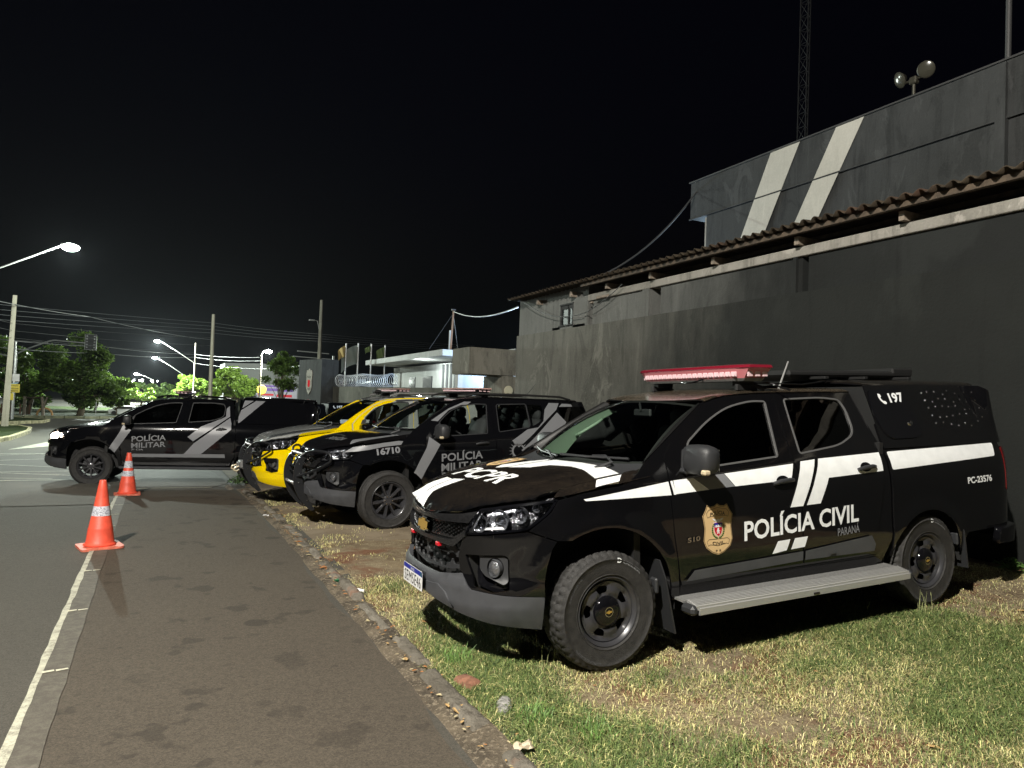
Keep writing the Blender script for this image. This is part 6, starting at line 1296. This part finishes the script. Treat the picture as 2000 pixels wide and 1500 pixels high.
panel('hood_stripe', [(.285, -.19), (.205, -.245), (-.14, -.045), (-.168, .0), (.225, -.09)], Hf, wv, root, step=.04, rim=0, off=.003)
panel('hood_stripe', [(.235, -.075), (-.150, .015), (-.158, .25), (-.160, .40), (-.180, .66), (-.152, .795), (.030, .795), (-.02, .62), (-.03, .40), (.03, .20), (.155, .125)], Hf, wv, root, step=.04, rim=0, off=.003)
panel('fender_stripe', [(-.150, .828), (-.06, .918), (.10, .905), (.040, .828)], Hf, wv, root, step=.03, rim=0, off=.003)
shield('hood_badge', root, Hf, (.11, -.385), (.0, .235), (-.235, .0), .003)
light_bar(root, -1.52, 1.855, 1.37, .30, .115)
MB().tube([(-2.30, .10, 1.79), (-2.42, .10, 2.03)], [.009, .006], 6).build('antenna', M['alu'], root)
m = MB(); m.tube([(-1.55, -.35, 1.85), (-1.40, -.1, 1.84), (-1.35, .1, 1.84), (-1.38, .18, 1.86), (-1.42, .22, 1.89)], .007, 6); m.tube([(-1.62, .50, 1.83), (-1.68, .60, 1.83), (-1.72, .66, 1.80), (-1.78, .72, 1.77)], .007, 6); m.tube([(-1.66, .50, 1.83), (-2.2, .45, 1.82), (-2.9, .2, 1.87)], .006, 6); m.build('light_bar_cable', M['black_gloss'], root, 60)
# running board
for k in (1, -1):
    rb = bpy.data.objects.new('running_board', None); link(rb, root)
    m = MB(); m.prism([(.865, .405), (.985, .400), (.985, .385), (.865, .39)], lambda a, b, t: (t, k*a, b), -.52, -2.60); m.build('tread_plate', M['alu_dusty'], rb)
    m = MB(); m.prism([(.99, .405), (1.085, .385), (1.085, .36), (.99, .36)], lambda a, b, t: (t, k*a, b), -.54, -2.60)
    for i in range(5): m.box((-1.57, k*(1.002+.017*i), .4045-.0036*i), (2.04, .008, .008))
    m.build('tread_strip', M['alu'], rb)
    MB().prism([(1.088, .374), (1.096, .370), (1.096, .330), (1.088, .326), (1.06, .326), (1.06, .345)], lambda a, b, t: (t, k*a, b), -.56, -2.60).build('step_edge', M['alu'], rb)
    MB().box((-1.57, k*1.02, .340), (2.04, .13, .03)).box((-1.1, k*.93, .36), (.06, .22, .03)).box((-2.2, k*.93, .36), (.06, .22, .03)).build('board_beam', M['black_matt'], rb)
    [MB().box((x_, k*1.035, .358), (.06, .125, .065), bev=.02).build('end_cap', M['plastic'], rb) for x_ in (-.525, -2.615)]
    MB().box((-1.60, k*1.098, .343), (.055, .004, .014)).build('maker_tag', M['ink'], rb)
# number plate
pl = bpy.data.objects.new('number_plate', None); link(pl, root); ce = S.pos(np.array(S.u0), np.array(.52)); X0 = ce[0]+.045
ff = flatfn((X0, 0, .520), (0, -1, 0), (-.03, 0, 1), (1, 0, .03))
pq = lambda a, b, c, d: [(a, c), (b, c), (b, d), (a, d)]
fn2 = lambda uv, off=0.: ff(uv*[-1, 1], off)
panel('plate', rnd(pq(-.2, .2, -.065, .065), .012), ff, M['white'], pl, step=.2, rim=.006)
panel('blue_band', pq(-.195, .195, .030, .061), ff, M['blue'], pl, step=.2, rim=0, off=.001)
def fdir(uv, off=0.):  # read from the front: to the right is -y ... seen facing the nose
    return flatfn((X0, 0, .520), (0, 1, 0), (-.03, 0, 1), (1, 0, .03))(uv, off)
lettering('plate_lettering', 'SEM5E46', [(-.172, -.052), (.172, -.052), (-.172, .020)], fdir, M['ink'], pl, off=.002, bold=.0, space=1.1)
lettering('plate_lettering', 'BRASIL', [(-.04, .037), (.04, .037), (-.04, .053)], fdir, M['white'], pl, off=.002, bold=.01)
panel('flag_mark', pq(.165, .188, .034, .056), fdir, M['green_ink'], pl, step=.2, rim=0, off=.002)
m = MB(); m.box((X0-.03, 0, .52), (.05, .30, .10)); m.build('plate_holder', M['plastic'], pl)
for uu, k in ((-1.285, 1), (-1.285, -1)):
    c_, _ = W(np.array([[uu, .776]]), .0); c_ = c_[0]*[1, k, 1]; MB().box(c_, (.03, .055, .028), bev=.004).build('strobe_light', M['red'], root)
# luggage on the canopy roof
m = MB(); m.box((-3.22, -.18, 1.925), (1.65, .62, .06), bev=.02); m.box((-2.62, -.18, 1.91), (.35, .55, .09), bev=.03); m.box((-3.9, -.18, 1.95), (.3, .62, .07), bev=.015)
for x_ in (-2.7, -3.2, -3.8): m.box((x_, -.18, 1.885), (.05, .9, .025), bev=.004)
m.build('roof_ventilator', M['black_matt'], root)
m = MB(); r0 = random.Random(3)
for i in range(5): m.ball(tuple(W(np.array([[3.47, 1.745-.065*i]]), .0)[0][0]), .009, 4)
for i in range(34):
    u_, z_ = 3.56+.1*(i % 7)+r0.uniform(-.02, .02), 1.75-.07*(i//7)+r0.uniform(-.02, .02); m.ball(tuple(W(np.array([[u_, z_]]), -.002)[0][0]), .0065, 4)
m.build('perforation_glints', M['chrome_dim'], root, 60)  # glints on the canopy perforations, modelled as tiny metal balls

# 2 --- black patrol SUV
def suv_decals(root, W, T, text=True, mirror_text=False):
    g_ = M['vinyl_grey']
    strip('side_stripe', [(.536, 1.215), (.692, 1.113), (.545, .87), (.421, .656), (.345, .725), (.311, .742), (.49, 1.07)], W, g_, root)
    if text:
        lettering('door_lettering', 'POLÍCIA', [(.712, .880), (1.337, .922), (.708, 1.015)], W, g_, root, off=.006, bold=.02)
        lettering('door_lettering', 'MILITAR', [(.712, .750), (1.337, .792), (.708, .855)], W, g_, root, off=.006, bold=.02)
        lettering('door_lettering', '7ª CIA', [(.712, .70), (.93, .712), (.711, .735)], W, g_, root, off=.006, bold=.02)
def bull_bar(root, x=1.02, yy=.28, winch=False):
    bb = bpy.data.objects.new('bull_bar', None); link(bb, root)
    for k in (1, -1):
        prof = catmull([(x-.07, .98), (x+.03, .90), (x+.085, .75), (x+.08, .55), (x+.01, .38), (x-.10, .25), (x-.16, .20)], 4); back = catmull([(x-.20, .22), (x-.12, .35), (x-.05, .50), (x-.03, .62), (x-.02, .80), (x-.06, .90), (x-.13, .97)], 4)
        MB().prism([tuple(p) for p in prof]+[tuple(p) for p in back], lambda a, b, t: (a, k*yy+t, b), -.012, .012).build('upright_plate', M['bar_black'], bb)
        lp = catmull([(x-.03, k*(yy+.01), .93), (x-.06, k*(yy+.16), .99), (x-.16, k*(yy+.36), 1.01), (x-.24, k*(yy+.47), .98), (x-.25, k*(yy+.49), .90), (x-.20, k*(yy+.42), .84), (x-.10, k*(yy+.25), .75), (x+.04, k*(yy+.01), .66)], 5)
        MB().tube(lp, .016, 8).build('lamp_guard', M['bar_black'], bb, 60)
        m = MB()
        for q in range(5): m.ball((x+.02-.03*q*(q > 2), k*yy+.014*k, .82-.12*q), .011, 4)
        m.build('bolt', M['chrome_dim'], bb, 60)
    for z_, dx in ((.945, -.02), (.56, .05)): MB().cyl((x+dx, -yy, z_), (x+dx, yy, z_), .021, 10).build('cross_tube', M['alu'], bb, 50)
    for z_ in (.70, .77, .84, .90): MB().cyl((x+.02, -yy, z_), (x+.02, yy, z_), .008, 6).build('cross_rod', M['bar_black'], bb, 50)
    MB().tube([(x-.15, -yy, .26), (x-.12, 0, .25), (x-.15, yy, .26)], .02, 8).build('cross_tube', M['bar_black'], bb, 50)
    if winch:
        MB().box((x+.07, 0, .62), (.10, .30, .12), bev=.02).box((x+.13, 0, .62), (.03, .14, .07), bev=.01).build('winch', M['alu_dusty'], bb)
        for k in (1, -1): MB().tube([(x+.13, k*.16, .60), (x+.20, k*.16, .58), (x+.21, k*.16, .54), (x+.17, k*.16, .52), (x+.13, k*.16, .55)], .014, 6).build('shackle', M['amber'], bb, 60)
    return bb
SUV = (2.692, 10.019, 184.05, -.39, -.024, 0)
cfgS = dict(paint=M['black_clean'], wheel='alloy', win1=WIN1S, win2=WIN2S, win3=WIN3S, win2r=[.03, .06, .03, .03], glass=M['glass_clear'], ws=M['glass_clear'], handles=[(1.33, 1.13), (2.37, 1.15)], mirror=(-.66, 1.02, 1.29), spin=8, flaps=False, emblem=False, bar=M['black_gloss'])
root, S, T, W = build_vehicle('patrol_car', 'black military police SUV numbered 16710 with grey stripes, open cab windows and bull bar', 'SUV', SUV, 'suv', cfgS)
g_ = M['vinyl_grey']
suv_decals(root, W, T)
lettering('fleet_number', '16710', [(-.193, .972), (.120, 1.005), (-.205, 1.058)], W, M['vinyl_silver'], root, off=.006, bold=.04)
strip('fender_stripe', [(-.62, 1.005), (-.50, 1.075), (-.345, 1.095), (-.10, 1.135), (.10, 1.160), (.16, 1.155), (.13, 1.11), (-.10, 1.085), (-.29, 1.045), (-.45, 1.02)], W, g_, root, off=.006)
for sd in (1, -1):
    panel('hood_stripe', [(.30, .80), (.50, .74), (.42, .60), (.15, .70), (-.14, .72), (-.14, .79), (.10, .815)], T.hood, g_, root, step=.05, rim=0, off=.003, sides='L' if sd > 0 else 'R')
lettering('hood_lettering', 'POLÍCIA', [(.60, -.05), (.55, .48), (.46, -.05)], T.hood, g_, root, off=.003, bold=.03)
strip('pillar_stripe', [(.60, 1.43), (.90, 1.60), (1.16, 1.70), (1.27, 1.70), (1.20, 1.66), (1.10, 1.652), (.89, 1.572), (.70, 1.42)], W, g_, root)
strip('body_stripe', [(2.59, 1.720), (2.775, 1.720), (2.70, 1.62), (1.917, 1.070), (1.814, 1.165), (2.108, 1.325), (2.30, 1.355), (2.42, 1.45), (2.49, 1.62)], W, g_, root, off=.005)
strip('body_stripe', [(2.70, 1.58), (2.83, 1.44), (2.40, 1.02), (2.298, .98), (2.02, .98), (1.96, 1.03)], W, g_, root, off=.005)
strip('body_stripe', [(2.83, 1.715), (3.06, 1.712), (3.02, 1.675), (2.76, 1.665)], W, g_, root, off=.005)
# the round crest on the rear door
crx, crz = 1.913, 1.02
e = [(crx+.115*math.cos(t), crz+.105*math.sin(t)) for t in np.linspace(0, 2*math.pi, 28, endpoint=False)]; cr = panel('door_crest', e, W, g_, root, holes=[[(crx+.085*math.cos(t), crz+.078*math.sin(t)) for t in np.linspace(0, 2*math.pi, 24, endpoint=False)]], step=.1, rim=0, off=.007)
for a in range(-80, 261, 20):
    t = R(a); q = [(crx+r_*math.cos(t+d), crz+r_*.92*math.sin(t+d)) for r_, d in ((.12, -.05), (.165, 0), (.12, .05))]
    panel('crest_ray', q, W, g_, cr, step=.1, rim=0, off=.007)
for a in np.linspace(-.8, .8, 7):
    for j in range(2): c0 = (crx+.075*math.sin(a)*(1-.3*j), crz+.125+.035*j-.03*abs(a)); panel('crest_leaf', [(c0[0]-.014, c0[1]), (c0[0], c0[1]-.014), (c0[0]+.014, c0[1]), (c0[0], c0[1]+.022)], W, g_, cr, step=.1, rim=0, off=.007)
lettering('crest_lettering', 'PARANÁ', [(crx-.075, crz+.075), (crx+.075, crz+.075), (crx-.075, crz+.11)], W, M['ink'], cr, off=.009, bold=.02)
lettering('door_lettering', 'POLÍCIA', [(2.62, 1.20), (2.95, 1.21), (2.62, 1.27)], W, g_, root, off=.006, bold=.03)
bull_bar(root, 1.00, .27)
light_bar(root, -1.50, 1.838, 1.30, .26, .065, 'pale')

for k in (1, -1):
    MB().tube([(-1.2, k*.60, 1.775), (-1.35, k*.615, 1.815), (-2.0, k*.62, 1.825), (-2.8, k*.615, 1.815), (-3.0, k*.60, 1.775)], .016, 8).build('roof_rail', M['black_matt'], root, 60)
MB().tube([(-2.55, 0, 1.80), (-2.75, 0, 2.02)], [.005, .003], 6).build('antenna', M['plastic'], root)

# 3 --- yellow and silver patrol SUV
YEL = (2.343, 12.454, 181.55, -1.04, -.058, 0)
cfgY = dict(cfgS); cfgY.update(paint=M['silver_paint'], nose=M['yellow'], fender=M['yellow'], pillar=M['yellow'], frame=M['yellow'], door=M['silver_paint'], hood=M['silver_paint'], roof=M['silver_paint'], lip=M['yellow'], mirror_mat=M['black_gloss'], mirror=(-.66, .99, 1.22), spin=40)
root, S, T, W = build_vehicle('patrol_car', 'yellow and silver police SUV with black bull bar and winch, parked between the black cars', 'SUV', YEL, 'suv', cfgY)
for sd in ('L', 'R'):
    panel('hood_band', [(.78, .50), (.55, .66), (.20, .74), (-.14, .77), (-.15, .66), (.10, .60), (.45, .52), (.70, .40)], T.hood, M['charcoal'], root, step=.05, rim=0, off=.003, sides=sd)
    panel('roof_band', [(-1.02, .42), (-1.15, .60), (-1.45, .62), (-1.30, .40)], T.roof, M['charcoal'], root, step=.05, rim=0, off=.003, sides=sd)
strip('pillar_band', [(1.30, 1.672), (1.62, 1.70), (2.05, 1.71), (2.05, 1.725), (1.50, 1.722), (1.25, 1.705)], W, M['charcoal'], root)
strip('pillar_band', [(.50, 1.10), (.505, 1.31), (.61, 1.42), (.87, 1.60), (1.10, 1.69), (1.30, 1.71), (1.22, 1.672), (.89, 1.575), (.705, 1.42), (.64, 1.215), (.66, 1.10)], W, M['yellow'], root)
strip('door_panel_black', [(.62, 1.20), (1.54, 1.24), (1.545, .52), (.60, .52)], W, M['vinyl_grey'], root, off=.003)
strip('fog_slot', rnd([(-.98, .76), (-.70, .765), (-.70, .70), (-.95, .69)], .02), W, M['black_gloss'], root, off=.002)
bull_bar(root, 1.00, .27, True)
light_bar(root, -1.45, 1.845, 1.25, .26, .06, 'pale')
m = MB(); m.box((-1.05, .35, 1.85), (.12, .12, .05), bev=.015); m.cyl((-1.05, .35, 1.79), (-1.05, .35, 1.84), .03); m.box((-1.05, .20, 1.84), (.08, .08, .06), bev=.01); m.build('spot_lamp', M['black_matt'], root)
for k in (1, -1): MB().tube([(-1.2, k*.60, 1.775), (-1.35, k*.615, 1.82), (-2.0, k*.62, 1.83), (-2.8, k*.615, 1.82), (-3.0, k*.60, 1.775)], .018, 8).build('roof_rail', M['alu_dusty'], root, 60)

# 4 --- pickup pulling out on to the road
MOV = (-1.02, 17.355, 171.84, .22, -.235, 0)
cfgM = dict(paint=M['black_clean'], wheel='alloy', win1=WIN1P, win2=WIN2P, win2r=[.02, .1, .1, .1, .06, .1, .02], glass=M['glass_dark'], ws=M['glass_mid'], flaps=False, emblem=False, bar=M['black_gloss'], lit=True, steer=6, spin=20, hatch=False)
root, S, T, W = build_vehicle('pickup_truck', 'black military police pickup with grey diagonal stripes and lit headlights, pulling out across the road', 'pickup truck', MOV, 'pickup', cfgM)
sv = M['vinyl_silver']
suv_decals(root, W, T)
strip('body_stripe', [(1.736, .999), (1.985, 1.225), (2.20, 1.318), (2.36, 1.392), (2.442, 1.44), (2.442, 1.60), (2.50, 1.66), (2.522, 1.44), (1.845, .915)], W, sv, root, off=.006)
strip('body_stripe', [(1.623, .578), (1.931, .583), (2.560, 1.170), (2.558, 1.30), (2.527, 1.415), (1.868, .880)], W, sv, root, off=.006)
strip('canopy_stripe', [(2.685, 1.315), (2.71, 1.315), (3.21, 1.79), (3.02, 1.79), (2.735, 1.585), (2.69, 1.45)], W, sv, root, off=.006)
strip('canopy_stripe', [(2.748, 1.625), (2.975, 1.79), (2.79, 1.79)], W, sv, root, off=.006)
strip('door_moulding', [(.70, .640), (2.46, .660), (2.47, .585), (.62, .575)], W, M['vinyl_grey'], root, off=.010)
lettering('fleet_number', '16709', [(-.193, .990), (.140, 1.015), (-.205, 1.050)], W, M['vinyl_grey'], root, off=.006, bold=.04) if False else None
for k in (1, -1):
    MB().box((-1.57, k*.99, .37), (2.1, .16, .05), bev=.02).build('running_board', M['plastic_grey'], root)
    MB().tube([(-1.1, k*.60, 1.785), (-1.25, k*.615, 1.825), (-1.9, k*.62, 1.84), (-2.4, k*.615, 1.825), (-2.5, k*.60, 1.785)], .018, 8).build('roof_rail', M['black_gloss'], root, 60)
light_bar(root, -1.55, 1.875, 1.25, .28, .06, 'pale')

# 5 --- second civil police pickup, behind the yellow one
FAR = (2.506, 25.43, 179.4, 0, -.33, 0)
cfgF = dict(paint=M['black_clean'], wheel='steel', win1=WIN1P, win2=WIN2P, win2r=[.02, .1, .1, .1, .06, .1, .02], glass=M['glass_dark'], ws=M['glass_dark'], emblem=False)
root, S, T, W = build_vehicle('pickup_truck', 'black civil police pickup seen only as a canopy marked 197 behind the yellow SUV', 'pickup truck', FAR, 'pickup', cfgF)
strip('bed_stripe', [(2.668, 1.277), (4.10, 1.300), (4.05, 1.19), (2.672, 1.137)], W, wv, root)
strip('side_stripe', [(1.89, 1.256), (2.575, 1.276), (2.560, 1.135), (1.948, 1.114)], W, wv, root)
lettering('phone_number', '197', [(2.985, 1.662), (3.170, 1.670), (2.992, 1.744)], W, wv, root, off=.016, bold=.035)
panel('phone_symbol', rnd(ph, .004, 2), W, wv, root, step=.03, rim=0, off=.016)
# ------------------------------------------------------------------ thin volume added to make a glow round the lamps
hz = bpy.data.materials.new('glow_haze'); hz.use_nodes = True; hn, hl_ = nodes(hz); hn.remove(hn['Principled BSDF']); pv_ = hn.new('ShaderNodeVolumePrincipled')
pv_.inputs['Density'].default_value = .00006; pv_.inputs['Color'].default_value = (.85, .9, 1, 1); pv_.inputs['Anisotropy'].default_value = .35; hl_.new(pv_.outputs[0], hn['Material Output'].inputs['Volume'])
tag(MB().box((0, 140, 14), (420, 400, 31)).build('glow_haze', hz), kind='stuff')
tag(MB().lathe([(0, -.02), (.11, -.02), (.13, 0), (.11, .02), (0, .03)], 24, Matrix.Translation((8.15, 16.86, 2.03)) @ Matrix.Rotation(R(90), 4, 'X')).cyl((8.15, 16.9, 2.03), (8.15, 17.02, 2.03), .03).build('wall_disc', mat('cream_disc', (.45, .42, .30), .6), None, 40), 'round cream disc fixed to the gate pier just above the black SUV roof', 'wall fitting')
